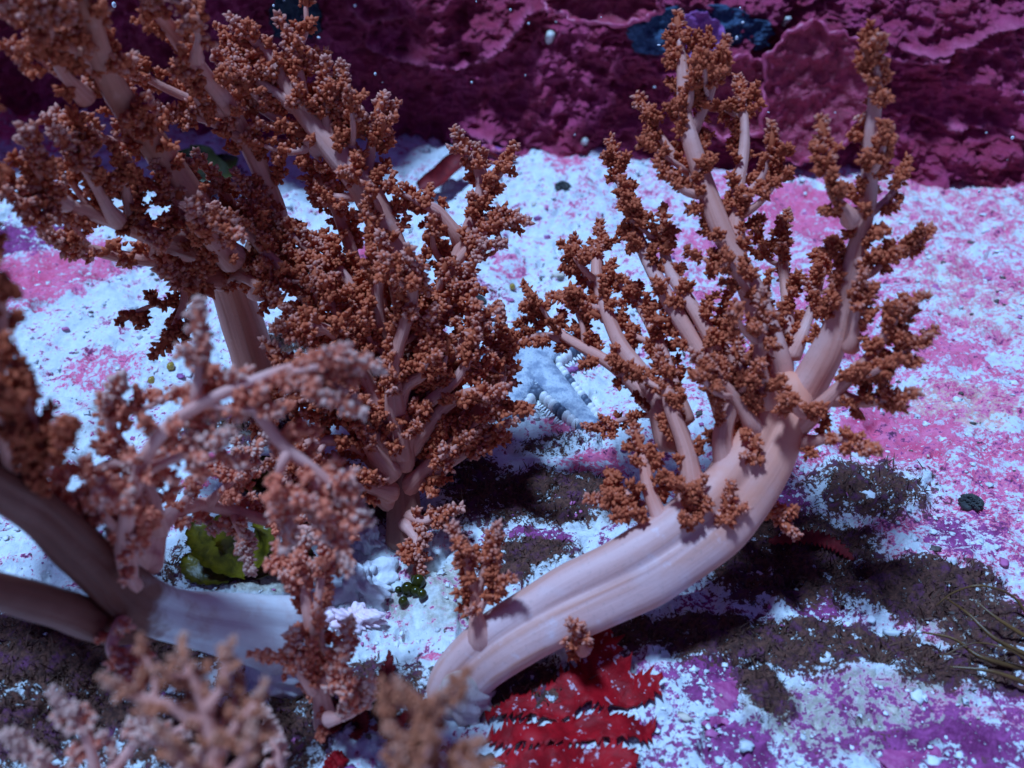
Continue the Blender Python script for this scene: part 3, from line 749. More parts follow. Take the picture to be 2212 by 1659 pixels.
# --- the tall coral leaning into the top left corner
BUD[:] = [0.9, 1.9, 0.0112]
Bc = thing('soft_coral', 'tall brown soft coral with a bare tan stalk leaning to the top left corner', 'soft coral', B(575, 880))
C, R = stem_path([(580, 905), (556, 800), (522, 690), (487, 590), (432, 465), (335, 315), (255, 205), (210, 100), (180, -30)], [6.5, 6.3, 6.1, 5.85, 5.4, 5.0, 4.6, 4.3, 4.0], None, [50, 48, 45, 42, 38, 33, 29, 27, 24], None, 90)
grow(Bc, 'trunk', C, R, M_POLYP, M_BTRUNK, t0=.45, dens=1.35, twig=.6, size=1.15, n=32, flute=.05, wob=.03, tone=.52)
branches(Bc, [
    ([(440, 540), (330, 510), (240, 475), (130, 440), (40, 425)], 5.5, 4.4, 24, 11),
    ([(250, 480), (205, 400), (160, 330)], 4.9, 4.5, 13, 8),
    ([(140, 445), (90, 385), (72, 330)], 4.6, 4.3, 13, 8),
    ([(400, 560), (300, 560), (200, 540), (140, 522)], 5.5, 4.9, 18, 9),
    ([(300, 500), (275, 430), (268, 370)], 5.1, 4.8, 14, 9, {'tone': .3}),
    ([(320, 300), (240, 305), (155, 275)], 5.0, 4.6, 14, 9),
    ([(230, 160), (160, 110), (90, 60), (20, 10)], 4.5, 3.8, 16, 9),
    ([(180, 210), (120, 130), (100, 20)], 4.5, 3.9, 14, 9),
    ([(600, 600), (585, 430), (510, 260), (440, 160), (355, 45), (300, -30)], 5.9, 4.3, 22, 15, {'twig': .5}),
    ([(490, 240), (390, 205), (282, 150)], 5.2, 4.9, 11, 8),
    ([(530, 300), (450, 262), (385, 245)], 5.3, 5.1, 11, 8),
    ([(420, 130), (430, 80), (410, 40)], 4.6, 4.4, 10, 8),
    ([(460, 520), (400, 470), (360, 400)], 5.5, 5.1, 20, 10),
    ([(480, 600), (420, 610), (380, 600)], 5.6, 5.2, 18, 10),
    ([(500, 560), (440, 500), (430, 470)], 5.3, 4.9, 22, 14, {'tone': .62}),
    ([(400, 600), (395, 660), (370, 720)], 5.4, 5.3, 10, 7, {'tone': .22}),
    ([(560, 520), (500, 440), (460, 380)], 5.7, 5.4, 14, 9),
    ([(560, 640), (540, 560), (560, 480), (540, 420)], 5.7, 5.4, 20, 10),
    ([(500, 600), (530, 600), (590, 640)], 5.6, 5.3, 16, 9)], M_POLYP, M_STEM, size=1.12, tone=.55, dens=1.0, twig=.85)

# --- the dense bush in the centre
Cc = thing('soft_coral', 'dense bushy rust brown soft coral at centre, left of the sea star', 'soft coral', B(860, 1120))
C, R = stem_path([(870, 1190), (872, 1120), (868, 1040), (862, 960)], 5.72, 5.62, 40, 30, 30)
sm = MB(); tube(sm, C, R, 30, .1, 7, .05, 3.3); sm.build('trunk', M_TRUNK_D, Cc)
CB = [
    ([(865, 1060), (878, 900), (885, 720), (858, 570), (800, 430), (730, 335), (652, 235), (592, 135), (538, 78)], 5.65, 5.2, [28, 28, 28, 30, 33, 29, 23, 15, 8], None, {'n': 18, 't0': .08, 'twig': .7}),
    ([(665, 260), (648, 170), (632, 95)], 5.3, 5.2, 15, 9), ([(715, 320), (705, 250), (703, 190)], 5.35, 5.25, 13, 8), ([(770, 390), (756, 290), (750, 200)], 5.4, 5.3, 14, 8),
    ([(640, 230), (580, 190), (520, 150)], 5.3, 5.2, 13, 8), ([(790, 440), (800, 330), (815, 260)], 5.45, 5.4, 15, 9), ([(700, 330), (620, 270), (540, 220)], 5.4, 5.3, 14, 9),
    ([(880, 960), (905, 760), (960, 620), (1012, 500), (1042, 400), (1018, 325)], 5.65, 5.5, 22, 12, {'twig': .8}),
    ([(1005, 530), (945, 455), (895, 440)], 5.55, 5.5, 14, 9), ([(1030, 480), (1065, 470), (1090, 468)], 5.55, 5.5, 12, 9), ([(960, 600), (1010, 540), (1030, 530)], 5.55, 5.5, 12, 9),
    ([(850, 860), (785, 620), (725, 450), (675, 365)], 5.65, 5.6, 18, 9), ([(835, 950), (745, 780), (640, 620), (560, 530), (500, 470)], 5.6, 5.3, 19, 9),
    ([(860, 950), (830, 760), (815, 640), (830, 560)], 5.5, 5.2, 19, 12, {'tone': .5}), ([(895, 1040), (975, 965), (1045, 885), (1082, 800), (1075, 730)], 5.65, 5.6, 27, 14),
    ([(875, 1000), (925, 880), (965, 790), (1005, 720), (1040, 690)], 5.6, 5.4, 17, 10), ([(860, 900), (925, 730), (985, 655), (1012, 600)], 5.6, 5.45, 14, 8),
    ([(850, 1010), (745, 905), (650, 865), (560, 885)], 5.6, 5.3, 20, 10), ([(845, 1030), (765, 960), (680, 955), (620, 985)], 5.55, 5.2, 18, 9),
    ([(855, 1000), (805, 850), (765, 740), (700, 630)], 5.55, 5.3, 18, 10), ([(870, 1060), (930, 1000), (995, 930)], 5.6, 5.5, 18, 10), ([(850, 1090), (780, 1050), (700, 1075), (640, 1110)], 5.6, 5.3, 18, 10),
    ([(875, 1110), (915, 1125), (945, 1112)], 5.6, 5.55, 12, 9, {'tone': .62}), ([(872, 1130), (895, 1160), (905, 1195)], 5.58, 5.5, 12, 9, {'tone': .62}),
    ([(860, 1000), (870, 850), (920, 800), (930, 720)], 5.45, 5.2, 18, 10, {'tone': .5}), ([(850, 980), (780, 800), (720, 720), (650, 700)], 5.45, 5.1, 18, 10, {'tone': .5}),
    ([(850, 1000), (760, 870), (700, 830), (620, 780)], 5.45, 5.15, 18, 10, {'tone': .52}), ([(870, 980), (960, 880), (1010, 850), (1050, 850)], 5.5, 5.3, 17, 10, {'tone': .5}),
    ([(860, 1020), (900, 900), (985, 820), (1020, 760)], 5.5, 5.3, 17, 10, {'tone': .5}), ([(850, 1040), (790, 950), (760, 890), (690, 860)], 5.45, 5.2, 17, 10),
    ([(860, 940), (850, 800), (890, 650), (890, 580)], 5.4, 5.05, 18, 12, {'tone': .6}), ([(850, 960), (800, 720), (760, 620), (700, 540)], 5.6, 5.5, 16, 9),
    ([(820, 800), (740, 640), (690, 560), (620, 500)], 5.6, 5.5, 15, 9), ([(860, 1060), (950, 1010), (1000, 980), (1060, 930)], 5.6, 5.55, 16, 9), ([(850, 1070), (760, 1040), (680, 1030)], 5.5, 5.2, 16, 9)]
branches(Cc, CB, M_POLYP, M_STEM, size=1.12, dens=1.45, twig=1.2, tone=.56)

# --- the thick-stemmed coral on the left, its arching mauve branches close to the camera
D = thing('soft_coral', 'thick stemmed soft coral at left edge with painted shade darkening its stems, white base and arching mauve branches', 'soft coral', B(610, 1390))
C, R = stem_path([(660, 1385), (590, 1365), (480, 1345), (370, 1325), (270, 1275), (170, 1185), (80, 1100), (-30, 1030), (-160, 960)], [4.95, 4.85, 4.65, 4.4, 4.1, 3.8, 3.55, 3.3, 3.1], None,
                 [76, 82, 66, 54, 54, 52, 50, 48, 44], None, 90)
sm = MB(); tube(sm, C, R, 56, .14, 6, .05, 4.1); sm.build('trunk', M_DTRUNK_SHADED, D)
holdfast(D, 615, 1425, 4.95, 78, 74, M_WHITE, 2.0)
Cq, Rq = stem_path([(420, 1345), (240, 1350), (120, 1312), (0, 1278), (-140, 1240)], [4.6, 4.15, 3.8, 3.5, 3.2], None, [30, 44, 42, 40, 36], None, 40)
sm = MB(); tube(sm, Cq, Rq, 36, .05, 6, .03, 5.0); sm.build('stem', M_STEM_SHADED, D)
branches(D, [
    ([(60, 1100), (70, 980), (60, 880), (30, 790)], 3.5, 3.2, 20, 13, {'tone': .3, 'size': .9}),
    ([(20, 1050), (10, 950), (-10, 850)], 3.4, 3.1, 18, 12, {'tone': .3, 'size': .9}),
    ([(80, 1020), (110, 990), (130, 950)], 3.5, 3.3, 12, 9, {'tone': .3, 'size': .9}),
    ([(-20, 960), (0, 700), (-10, 600)], 3.3, 3.1, 18, 12, {'tone': .3, 'size': .9})] + [
    ([(-120, 990), (-150 - 70 * q, 700), (-120 - 60 * q, 400 + 30 * q), (-60 - 80 * q, 200)], 3.4 + .12 * q, 3.5 + .15 * q, 22, 14, {'tone': .3, 'size': 1.2, 'twig': .9, 'dens': 1.2}) for q in range(6)] + [  # unseen branches, here and on the next line, added to shade the stems
    ([(-110, 1000), (-170 + 30 * q, 640 - 30 * q), (-190 + 40 * q, 420 - 40 * q)], 3.3 + .1 * q, 3.15 + .12 * q, 20, 13, {'tone': .3, 'size': 1.2, 'twig': .9, 'dens': 1.2}) for q in range(-3, 1)], M_POLYP, M_STEM, twig=.6)
branches(D, [
    ([(250, 1290), (268, 1150), (305, 1010), (360, 925), (440, 870), (530, 830), (630, 795), (745, 785)], [4.0, 3.75, 3.55, 3.45, 3.42, 3.42, 3.45, 3.5], None, [22, 18, 16, 15, 14, 12, 11, 10], None, {'t0': .12, 'dens': .9}),
    ([(520, 845), (560, 895), (610, 960), (680, 1015), (745, 1070)], 3.45, 3.6, 17, 10),
    ([(300, 1240), (350, 1130), (430, 1090), (530, 1112), (630, 1140), (710, 1140)], [4.15, 4.5, 4.85, 5.0, 5.05, 5.05], None, [22, 19, 16, 13, 11, 9], None, {'t0': .2}),
    ([(330, 1160), (330, 1080), (280, 990), (240, 920), (250, 860)], 4.1, 3.8, 18, 11),
    ([(280, 1280), (270, 1190), (260, 1120)], 4.0, 3.85, 16, 10), ([(440, 1095), (500, 1040), (540, 985)], 4.85, 4.8, 11, 7), ([(500, 1105), (520, 1150), (530, 1180)], 4.95, 4.95, 9, 7, {'twig': .5, 'tone': .75}),
    ([(420, 880), (430, 800), (430, 740)], 3.45, 3.4, 14, 9), ([(300, 1000), (220, 1010), (190, 1080)], 3.9, 3.8, 14, 9), ([(620, 970), (600, 1040), (620, 1100)], 3.5, 3.6, 11, 8),
    ([(680, 1020), (690, 1090), (720, 1140)], 3.55, 3.65, 11, 8), ([(230, 1200), (160, 1150), (140, 1090)], 3.9, 3.7, 14, 9, {'tone': .4}),
    ([(260, 1340), (240, 1400), (260, 1440)], 4.0, 3.9, 14, 9), ([(620, 800), (640, 830), (700, 850)], 3.42, 3.45, 10, 8), ([(300, 1020), (380, 990), (440, 960)], 3.6, 3.5, 12, 8)],
    M_POLYP_M, M_STEM_M, size=1.05, twig=.85, tone=.62, dens=1.05, flare=.35, push=1.5)

S = thing('coral_sprig', 'narrow knobbly mauve coral sprig standing in front of the white stem base', 'soft coral', B(700, 1500))
branches(S, [([(705, 1600), (690, 1480), (675, 1380), (660, 1290), (655, 1225)], [4.66, 4.5, 4.35, 4.32, 4.3], None, [18, 16, 14, 12, 11], None), ([(675, 1380), (690, 1290), (700, 1200)], 4.3, 4.3, 13, 9), ([(690, 1480), (730, 1440), (745, 1400)], 4.35, 4.3, 12, 8),
             ([(700, 1560), (760, 1540), (780, 1510)], 4.35, 4.3, 12, 8, {'tone': .7}), ([(680, 1500), (650, 1460), (640, 1420)], 4.3, 4.25, 10, 8)], M_POLYP_M, M_STEM_M, tone=.55, t0=.1)

E = thing('soft_coral', 'blurred tan coral bush close to the camera at bottom left', 'soft coral', P(470, 1900, 2.7))
branches(E, [([(480, 1900), (470, 1720), (455, 1580), (430, 1500), (405, 1430)], 2.75, 2.7, 20, 12), ([(450, 1580), (380, 1530), (310, 1510), (260, 1490)], 2.72, 2.65, 15, 10), ([(460, 1640), (510, 1570), (555, 1520)], 2.72, 2.7, 14, 9),
             ([(440, 1540), (480, 1480), (490, 1430)], 2.7, 2.7, 12, 8), ([(465, 1700), (520, 1650), (540, 1600)], 2.72, 2.65, 14, 9), ([(460, 1680), (400, 1640), (370, 1600)], 2.72, 2.65, 14, 9)], M_POLYP_T, M_STEM, size=.5, tone=.55, t0=.1, dens=.75, twig=.6)
E2 = thing('soft_coral', 'low pale pink speckled coral in the dark bottom left corner', 'soft coral', P(220, 1900, 3.3))
branches(E2, [([(220, 1850), (210, 1700), (190, 1600), (150, 1540)], 3.3, 3.2, 18, 10), ([(215, 1700), (280, 1620), (310, 1570)], 3.3, 3.2, 14, 9), ([(210, 1700), (110, 1660), (60, 1620)], 3.3, 3.2, 14, 9),
              ([(240, 1800), (360, 1720), (400, 1650)], 3.3, 3.3, 14, 9), ([(250, 1850), (560, 1720), (600, 1640), (590, 1590)], 3.5, 3.5, 14, 9)], M_POLYP_M, M_STEM_M, size=.75, tone=.85, t0=.1, dens=.6, twig=.6)
G = thing('soft_coral', 'blurred reddish brown coral clump at bottom edge before the curved trunk', 'soft coral', P(940, 1850, 2.6))
branches(G, [([(950, 1850), (945, 1700), (930, 1600), (905, 1560), (890, 1510)], 2.65, 2.6, 18, 11), ([(940, 1680), (900, 1640), (870, 1600)], 2.62, 2.55, 14, 9), ([(945, 1700), (980, 1650), (1005, 1625)], 2.62, 2.6, 14, 9),
             ([(930, 1610), (935, 1560), (940, 1530)], 2.6, 2.55, 13, 9), ([(948, 1720), (900, 1690), (880, 1660)], 2.62, 2.55, 13, 9), ([(948, 1720), (985, 1700), (1010, 1680)], 2.62, 2.55, 13, 9)], M_POLYP_T, M_STEM, size=.5, tone=.42, t0=.1, dens=1.0)

for root_, st_, r_a in ((E, (480, 1900, 2.75), .055), (E2, (220, 1850, 3.3), .06), (E2, (250, 1850, 3.5), .045), (G, (950, 1850, 2.65), .05)):
    p_ = P(*st_); g_ = np.array([p_[0] + .1, p_[1] + .12, float(bed_z(p_[0] + .1, p_[1] + .12)) - .04]); mb = MB()
    C_ = spline([g_, g_ * .6 + p_ * .4 + np.array([-.04, 0, 0]), p_, p_ + np.array([0, 0, .05])], 26); tube(mb, C_, np.linspace(r_a * 1.7, r_a * .8, 26), 16, .1, 5, .06, r_a * 60)
    mb.build('trunk', M_STEM_M, root_)

# ------------------------------------------------------------------ sea star
def mat_star():
    m, t, b, o = newmat('star_skin')
    oc = objc(t); n = noise(t, oc, 9, 6, .7); f = noise(t, oc, 60, 3)
    c = mix(t, mrange(t, n, .40, .62), (0.52, 0.56, 0.60), (0.22, 0.26, 0.34))
    c = mix(t, mrange(t, f, .56, .72, 0, .8), c, (0.20, 0.24, 0.36))
    t.links.new(c, b.inputs['Base Color']); b.inputs['Roughness'].default_value = .6
    bump(t, b, f, .7, .02); return m
M_STAR = mat_star()
def mat_plates():
    m, t, b, o = newmat('star_margin')
    c = ramp(t, attr(t, 'band'), [(0, (0.80, 0.78, 0.76)), (0.5, (0.10, 0.12, 0.17))], 'CONSTANT')
    t.links.new(c, b.inputs['Base Color']); b.inputs['Roughness'].default_value = .5; return m
M_SPL = mat_plates()
M_SPINE = mat_simple('star_spine', (0.80, 0.80, 0.82), (0.86, 0.86, 0.86), 10, .4, 0)
sc0 = B(1145, 800)
ST = thing('sea_star', 'blue grey sea star with dark banded edges and white spines between the corals', 'sea star', sc0)
tips = [B(1285, 945), B(1092, 925), B(1030, 800), B(1120, 715), B(1255, 740)]
body, plates, spines = MB(), MB(), MB()
th0 = [math.atan2(p[1] - sc0[1], p[0] - sc0[0]) for p in tips]; ln = [math.hypot(p[0] - sc0[0], p[1] - sc0[1]) for p in tips]
na, nr = 240, 22
a = np.linspace(0, 2 * math.pi, na, endpoint=False)
half = 0.135                                              # arm half width near the disc
rad = np.full(na, 0.17)
for t_, l_ in zip(th0, ln):
    d = np.abs((a - t_ + math.pi) % (2 * math.pi) - math.pi)
    for q in np.linspace(0.12, 1, 120):
        w = half * (1 - 0.62 * q); rr_ = q * l_
        rad = np.maximum(rad, np.where(np.abs(d) < math.atan2(w, rr_), np.hypot(rr_, w) * 1.0, 0))
r = np.linspace(0, 1, nr)[1:]
Rr, Aa = np.meshgrid(r, a, indexing='ij')
rr2 = Rr * rad[None]
Xs, Ys = sc0[0] + np.cos(Aa) * rr2, sc0[1] + np.sin(Aa) * rr2
dmin = np.full(Xs.shape, 9.0); wloc = np.full(Xs.shape, half)
for p, l_ in zip(tips, ln):
    dx, dy = (p[0] - sc0[0]) / l_, (p[1] - sc0[1]) / l_
    q = np.clip((Xs - sc0[0]) * dx + (Ys - sc0[1]) * dy, 0, l_)
    dist = np.hypot(Xs - sc0[0] - q * dx, Ys - sc0[1] - q * dy); w = half * (1.15 - 0.7 * q / l_)
    c = dist / w < dmin; dmin = np.where(c, dist / w, dmin); wloc = np.where(c, w, wloc)
Zs = sc0[2] + 0.055 + wloc * 0.65 * np.sqrt(np.clip(1 - np.clip(dmin, 0, 1) ** 2, 0, 1)) 
V = np.vstack([np.stack([Xs, Ys, Zs], -1).reshape(-1, 3), [[sc0[0], sc0[1], sc0[2] + .14]]])
i = np.arange((nr - 1) * na).reshape(nr - 1, na); nv = len(V)
q = np.stack([i[:-1], i[1:], np.roll(i[1:], -1, 1), np.roll(i[:-1], -1, 1)], -1).reshape(-1, 4)
tr = np.stack([np.full(na, nv - 1), i[0], np.roll(i[0], -1)], -1)
Vl = V.copy(); Vl[:, 2] = sc0[2] - .02
sd = np.stack([i[-1], i[-1] + nv, np.roll(i[-1], -1) + nv, np.roll(i[-1], -1)], -1)
body.add(np.vstack([V, Vl]), tri=np.vstack([tr, tr[:, ::-1] + nv]), quad=np.vstack([q, q[:, ::-1] + nv, sd]))
body.build('body', M_STAR, ST)
for p, l_ in zip(tips, ln):
    d = np.array([(p[0] - sc0[0]) / l_, (p[1] - sc0[1]) / l_, 0]); nn = np.array([-d[1], d[0], 0])
    m_ = int(l_ / 0.052)
    for sgn in (-1, 1):
        for k in range(3, m_):
            qv = k / m_; w = half * (1.10 - 0.68 * qv)
            c = sc0 + d * qv * l_ + nn * sgn * (w + .016) + np.array([0, 0, .055])
            dark = 1.0 if k % 5 in (1, 2) else 0.0
            v = I1[0]; plates.add(c + v[:, 0:1] * d * 0.029 + v[:, 1:2] * nn * 0.036 + v[:, 2:3] * np.array([0, 0, .056]), tri=I1[1], band=np.full(len(v), dark))
            for e in range(2):
                b0 = c + d * (e - .5) * .026 + nn * sgn * .03 - np.array([0, 0, .03])
                tip_ = b0 + nn * sgn * rng.uniform(.03, .055) + d * rng.uniform(-.01, .02) - np.array([0, 0, rng.uniform(.0, .03)])
                tube(spines, spline([b0, (b0 + tip_) / 2, tip_], 5), np.array([.008, .009, .008, .006, .003]), 5, wob=0, cap=False)
plates.build('marginal_plates', M_SPL, ST); spines.build('spine_fringe', M_SPINE, ST)

# ------------------------------------------------------------------ algae
def blade(mb, pts, w0, nseg=40, teeth=0, tlen=.35, thick=.006, curl=.1, up=None, seed=0.0, pow_=.6):
    """a leaf-like blade along a centre line, toothed if asked, with real thickness"""
    C = spline(pts, nseg); T, _, _ = frames(C)
    up = np.array([0, -.35, 1.0]) if up is None else np.asarray(up, float)
    S = nrm(np.cross(T, up)); U = np.cross(S, T)
    f = np.linspace(0, 1, nseg)
    w = w0 * (np.sin(math.pi * np.clip(f * .92 + .08, 0, 1)) ** pow_)
    if teeth:
        saw = 1 + tlen * (2 * np.abs(((f * teeth) % 1.0) - .5) - .3); wl, wr = w * saw, w * (1 + tlen * (2 * np.abs(((f * teeth + .37) % 1.0) - .5) - .3))
        sweep = .5
    else: wl = wr = w * (1 + .12 * np.sin(f * 11 + seed)); sweep = 0
    cols = np.array([-1, -.55, 0, .55, 1])
    Vt = []
    for c in cols:
        ww = wl if c < 0 else wr
        Vt.append(C + S * (ww * c)[:, None] + T * (sweep * np.abs(c) * ww)[:, None] * .6 + U * (curl * w0 * (c * c) + .06 * w0 * np.sin(f * 9 + c * 2 + seed))[:, None])
    V = np.stack(Vt, 1).reshape(-1, 3); nv = len(V)
    Uv = np.repeat(U, 5, 0)
    i = np.arange(nv).reshape(nseg, 5)
    q = np.stack([i[:-1, :-1], i[1:, :-1], i[1:, 1:], i[:-1, 1:]], -1).reshape(-1, 4)
    rim = np.concatenate([i[:, 0], i[-1, 1:], i[::-1, -1][1:], i[0, ::-1][1:]])
    sd = np.stack([rim[:-1], rim[1:], rim[1:] + nv, rim[:-1] + nv], -1)
    mb.add(np.vstack([V, V - Uv * thick]), quad=np.vstack([q, q[:, ::-1] + nv, sd]))
M_RED = mat_simple('red_alga', (0.24, 0.0018, 0.006), (0.45, 0.005, 0.012), 9, .6, .6, .02, .2, .2)
_t = M_RED.node_tree; _b = next(n for n in _t.nodes if n.type == 'BSDF_PRINCIPLED'); _c = _b.inputs['Base Color'].links[0].from_socket
_t.links.new(mix(_t, mrange(_t, noise(_t, objc(_t), 26, 3), .61, .68), _c, (.62, .40, .46)), _b.inputs['Base Color'])
M_DRED = mat_simple('dark_red_alga', (0.12, 0.006, 0.010), (0.22, 0.014, 0.016), 9, .6, .3, .02, .1, .2)
M_OLIVE = mat_simple('olive_alga', (0.05, 0.042, 0.003), (0.19, 0.145, 0.008), 9, .35, .4, .03, .18)
M_BROWN = mat_simple('brown_alga', (0.10, 0.045, 0.012), (0.17, 0.08, 0.02), 6, .4, .3, .02, .1)
def onbed(L, lift):
    out = []
    for k, (vx, vy) in enumerate(L):
        p = B(vx, vy); z = lift[k] if np.ndim(lift) else lift
        pv = P(vx, vy, fdepth(vy, p[2] + z)); out.append(pv)
    return out
RA = thing('red_alga', 'bright red comb edged seaweed lying under the curved coral trunk', 'seaweed', B(1230, 1640))
RED_OUT = [[(1297, 1390), (1318, 1432), (1345, 1470), (1385, 1488), (1428, 1500), (1400, 1524), (1345, 1532), (1290, 1534), (1240, 1546), (1200, 1560), (1172, 1552), (1120, 1542), (1048, 1545), (1110, 1512), (1185, 1500), (1240, 1474), (1272, 1432)],
           [(1416, 1574), (1390, 1598), (1330, 1610), (1270, 1612), (1215, 1622), (1150, 1618), (1100, 1606), (1052, 1586), (1110, 1576), (1160, 1584), (1205, 1572), (1262, 1560), (1330, 1562)],
           [(1378, 1652), (1345, 1690), (1300, 1710), (1150, 1710), (1110, 1660), (1080, 1628), (1140, 1634), (1215, 1640), (1280, 1630), (1330, 1632)]]
def flat_frond(outline, mat, parent, base_lift=.05):
    from mathutils.geometry import delaunay_2d_cdt
    P2 = []
    W2 = [F(*v)[:2] for v in outline]; W2.append(W2[0])
    for a_, b_ in zip(W2[:-1], W2[1:]):
        a_, b_ = np.array(a_), np.array(b_); L_ = np.linalg.norm(b_ - a_); n_ = max(2, int(L_ / .026)); nr_ = np.array([(b_ - a_)[1], -(b_ - a_)[0]]) / L_; tg = (b_ - a_) / L_
        for k in range(n_):
            P2.append(a_ + (b_ - a_) * k / n_)
            P2.append(a_ + (b_ - a_) * (k + .5) / n_ + nr_ * sgn_out * rng.uniform(.008, .06) * (rng.random() < .75) + tg * rng.uniform(-.003, .03))
    lo, hi = np.min(P2, 0), np.max(P2, 0); n0 = len(P2)
    gx, gy = np.meshgrid(np.arange(lo[0], hi[0], .022), np.arange(lo[1], hi[1], .022)); G_ = np.stack([gx.ravel(), gy.ravel()], -1) + rng.normal(size=(gx.size, 2)) * .004
    pts2 = [Vector(p) for p in P2] + [Vector(p) for p in G_]
    vs, es, fs, *_ = delaunay_2d_cdt(pts2, [], [list(range(n0))], 1, 1e-6)
    V2 = np.array([(v.x, v.y) for v in vs]); T3 = np.array([f for f in fs if len(f) == 3])
    c0 = np.array(F(1230, 1560)[:2]); tip_ = np.array(F(1297, 1390)[:2])
    up_ = smooth(V2[:, 1], c0[1] + .1, tip_[1])
    z = bed_z(V2[:, 0], V2[:, 1]) + base_lift + .16 * up_ + .022 * np.sin(V2[:, 0] * 16 + V2[:, 1] * 9) + .012 * fbm(V2[:, 0] * 9, V2[:, 1] * 9, 3)
    V = np.column_stack([V2, z]); n1 = len(V)
    ed = {}
    for f in T3:
        for q in range(3):
            e = (f[q], f[(q + 1) % 3]); ed[tuple(sorted(e))] = None if tuple(sorted(e)) in ed else e
    rim = np.array([e for e in ed.values() if e])
    mb = MB(); mb.add(np.vstack([V, V - [0, 0, .012]]), tri=np.vstack([T3, T3[:, ::-1] + n1]), quad=np.stack([rim[:, 0], rim[:, 0] + n1, rim[:, 1] + n1, rim[:, 1]], -1))
    return mb.build('blade', mat, parent)
sgn_out = -1.0
for out_ in RED_OUT: flat_frond(out_, M_RED, RA)
DR = thing('red_alga', 'dark red feathery seaweed tuft beside the mauve coral sprig', 'seaweed', B(800, 1520))
for k in range(22):
    vx, vy = 800 + rng.normal() * 45, 1520 + rng.normal() * 35; d = rng.normal(size=2) * 26
    mb = MB(); blade(mb, onbed([(vx, vy), (vx + d[0], vy + d[1] - 10), (vx + 1.8 * d[0], vy + 1.6 * d[1] - 26)], [0.0, .08, .13]), .020, 40, 7, .9); mb.build('frond', M_DRED, DR)
OA = thing('green_alga', 'yellow green leafy seaweed between the left coral branches', 'seaweed', B(520, 1220))
for pts, lift, w in [([(540, 1240), (470, 1200), (440, 1150), (440, 1110)], [.02, .12, .2, .25], .13), ([(520, 1240), (560, 1190), (575, 1150), (570, 1110)], [.02, .15, .25, .3], .12), ([(500, 1250), (450, 1240), (420, 1225), (405, 1200)], [.02, .08, .1, .1], .10),
                     ([(560, 1240), (610, 1205), (640, 1190), (675, 1200)], [.02, .10, .14, .1], .11), ([(530, 1240), (510, 1180), (490, 1140), (500, 1110)], [.02, .12, .2, .24], .12), ([(550, 1250), (580, 1225), (630, 1225), (650, 1215)], [.02, .05, .08, .08], .07)]:
    mb = MB(); blade(mb, onbed(pts, lift), w * .72, 30, 9, .22, curl=.22, seed=w * 90); mb.build('blade', M_OLIVE, OA)
OB = thing('green_alga', 'small olive seaweed clump beside the pink spotted white rock at left', 'seaweed', B(545, 1030))
for pts, lift, w in [([(560, 1045), (535, 1030), (520, 1010), (515, 985)], [.02, .08, .12, .15], .10), ([(560, 1040), (560, 1010), (550, 985)], [.02, .10, .16], .09), ([(555, 1050), (530, 1045), (505, 1040)], [.02, .06, .06], .07), ([(560, 1040), (585, 1020), (590, 1000)], [.02, .1, .14], .07)]:
    mb = MB(); blade(mb, onbed(pts, lift), w, 26, 0, curl=.4, seed=w * 70); mb.build('blade', M_OLIVE, OB)
OC = thing('green_alga', 'dark olive broad leaf seaweed behind the top left coral', 'seaweed', B(440, 390))
for pts, lift, w in [([(430, 400), (420, 370), (415, 330)], [.02, .2, .35], .32), ([(440, 400), (465, 370), (480, 345)], [.02, .2, .25], .25)]:
    mb = MB(); blade(mb, onbed(pts, lift), w, 26, 0, curl=.3, seed=w * 70); mb.build('blade', mat_simple('deep_olive', (.03, .032, .006), (.06, .06, .01), 4, .4, .2, .03, .2), OC)
RL = thing('fallen_leaf', 'curled red brown leaf resting on white sand below the wall', 'leaf', B(960, 400))
mb = MB(); blade(mb, onbed([(905, 410), (940, 395), (985, 355), (1020, 328)], [.06, .1, .2, .3]), .12, 40, 0, curl=.5); mb.build('leaf_blade', M_DRED, RL)
mb = MB(); C = spline(onbed([(1015, 330), (1040, 325), (1065, 335), (1082, 345)], [.3, .3, .22, .1]), 24); tube(mb, C, np.linspace(.035, .02, 24), 8, wob=.1); mb.build('leaf_stalk', M_DRED, RL)
BS = thing('brown_alga', 'tangled brown ribbon seaweed at the right edge below the tan rock', 'seaweed', B(2180, 1440))
for pts, lift, r_ in [([(2230, 1420), (2150, 1380), (2090, 1325), (2040, 1290)], [.05, .12, .18, .12], 9), ([(2230, 1350), (2190, 1290), (2120, 1265), (2060, 1280), (2020, 1310)], [.05, .15, .22, .18, .1], 6), ([(2230, 1450), (2120, 1420), (2060, 1380), (1990, 1365)], [.05, .1, .15, .1], 10), ([(2240, 1390), (2160, 1340), (2110, 1300)], [.05, .15, .2], 8),
                      ([(2230, 1480), (2140, 1450), (2050, 1440)], [.05, .1, .08], 9), ([(2240, 1440), (2170, 1400), (2100, 1390), (2030, 1420)], [.1, .2, .18, .1], 5)]:
    mb = MB(); C = spline(onbed(pts, lift), 40); tube(mb, C, np.linspace(rw(r_ * .62, 5), rw(r_ * .2, 5), 40), 8, wob=.15, seed=r_); mb.build('strand', M_BROWN, BS)
FR = tag(None or (lambda mb: (blade(mb, onbed([(1660, 1170), (1740, 1160), (1800, 1175), (1850, 1215)], [.06, .12, .14, .05]), .035, 90, 16, .9), mb.build('red_frond', M_DRED, None, B(1740, 1165)))[1])(MB()), 'thin dark red toothed frond in the shade right of the curved trunk', 'seaweed')
BA = thing('bubble_alga', 'cluster of glossy dark olive bubbles on grey sand left of coral sprout', 'seaweed', B(890, 1280))
M_BUB = mat_simple('bubble_skin', (0.020, 0.022, 0.002), (0.05, 0.045, 0.005), 5, .12, 0, transl=.15)
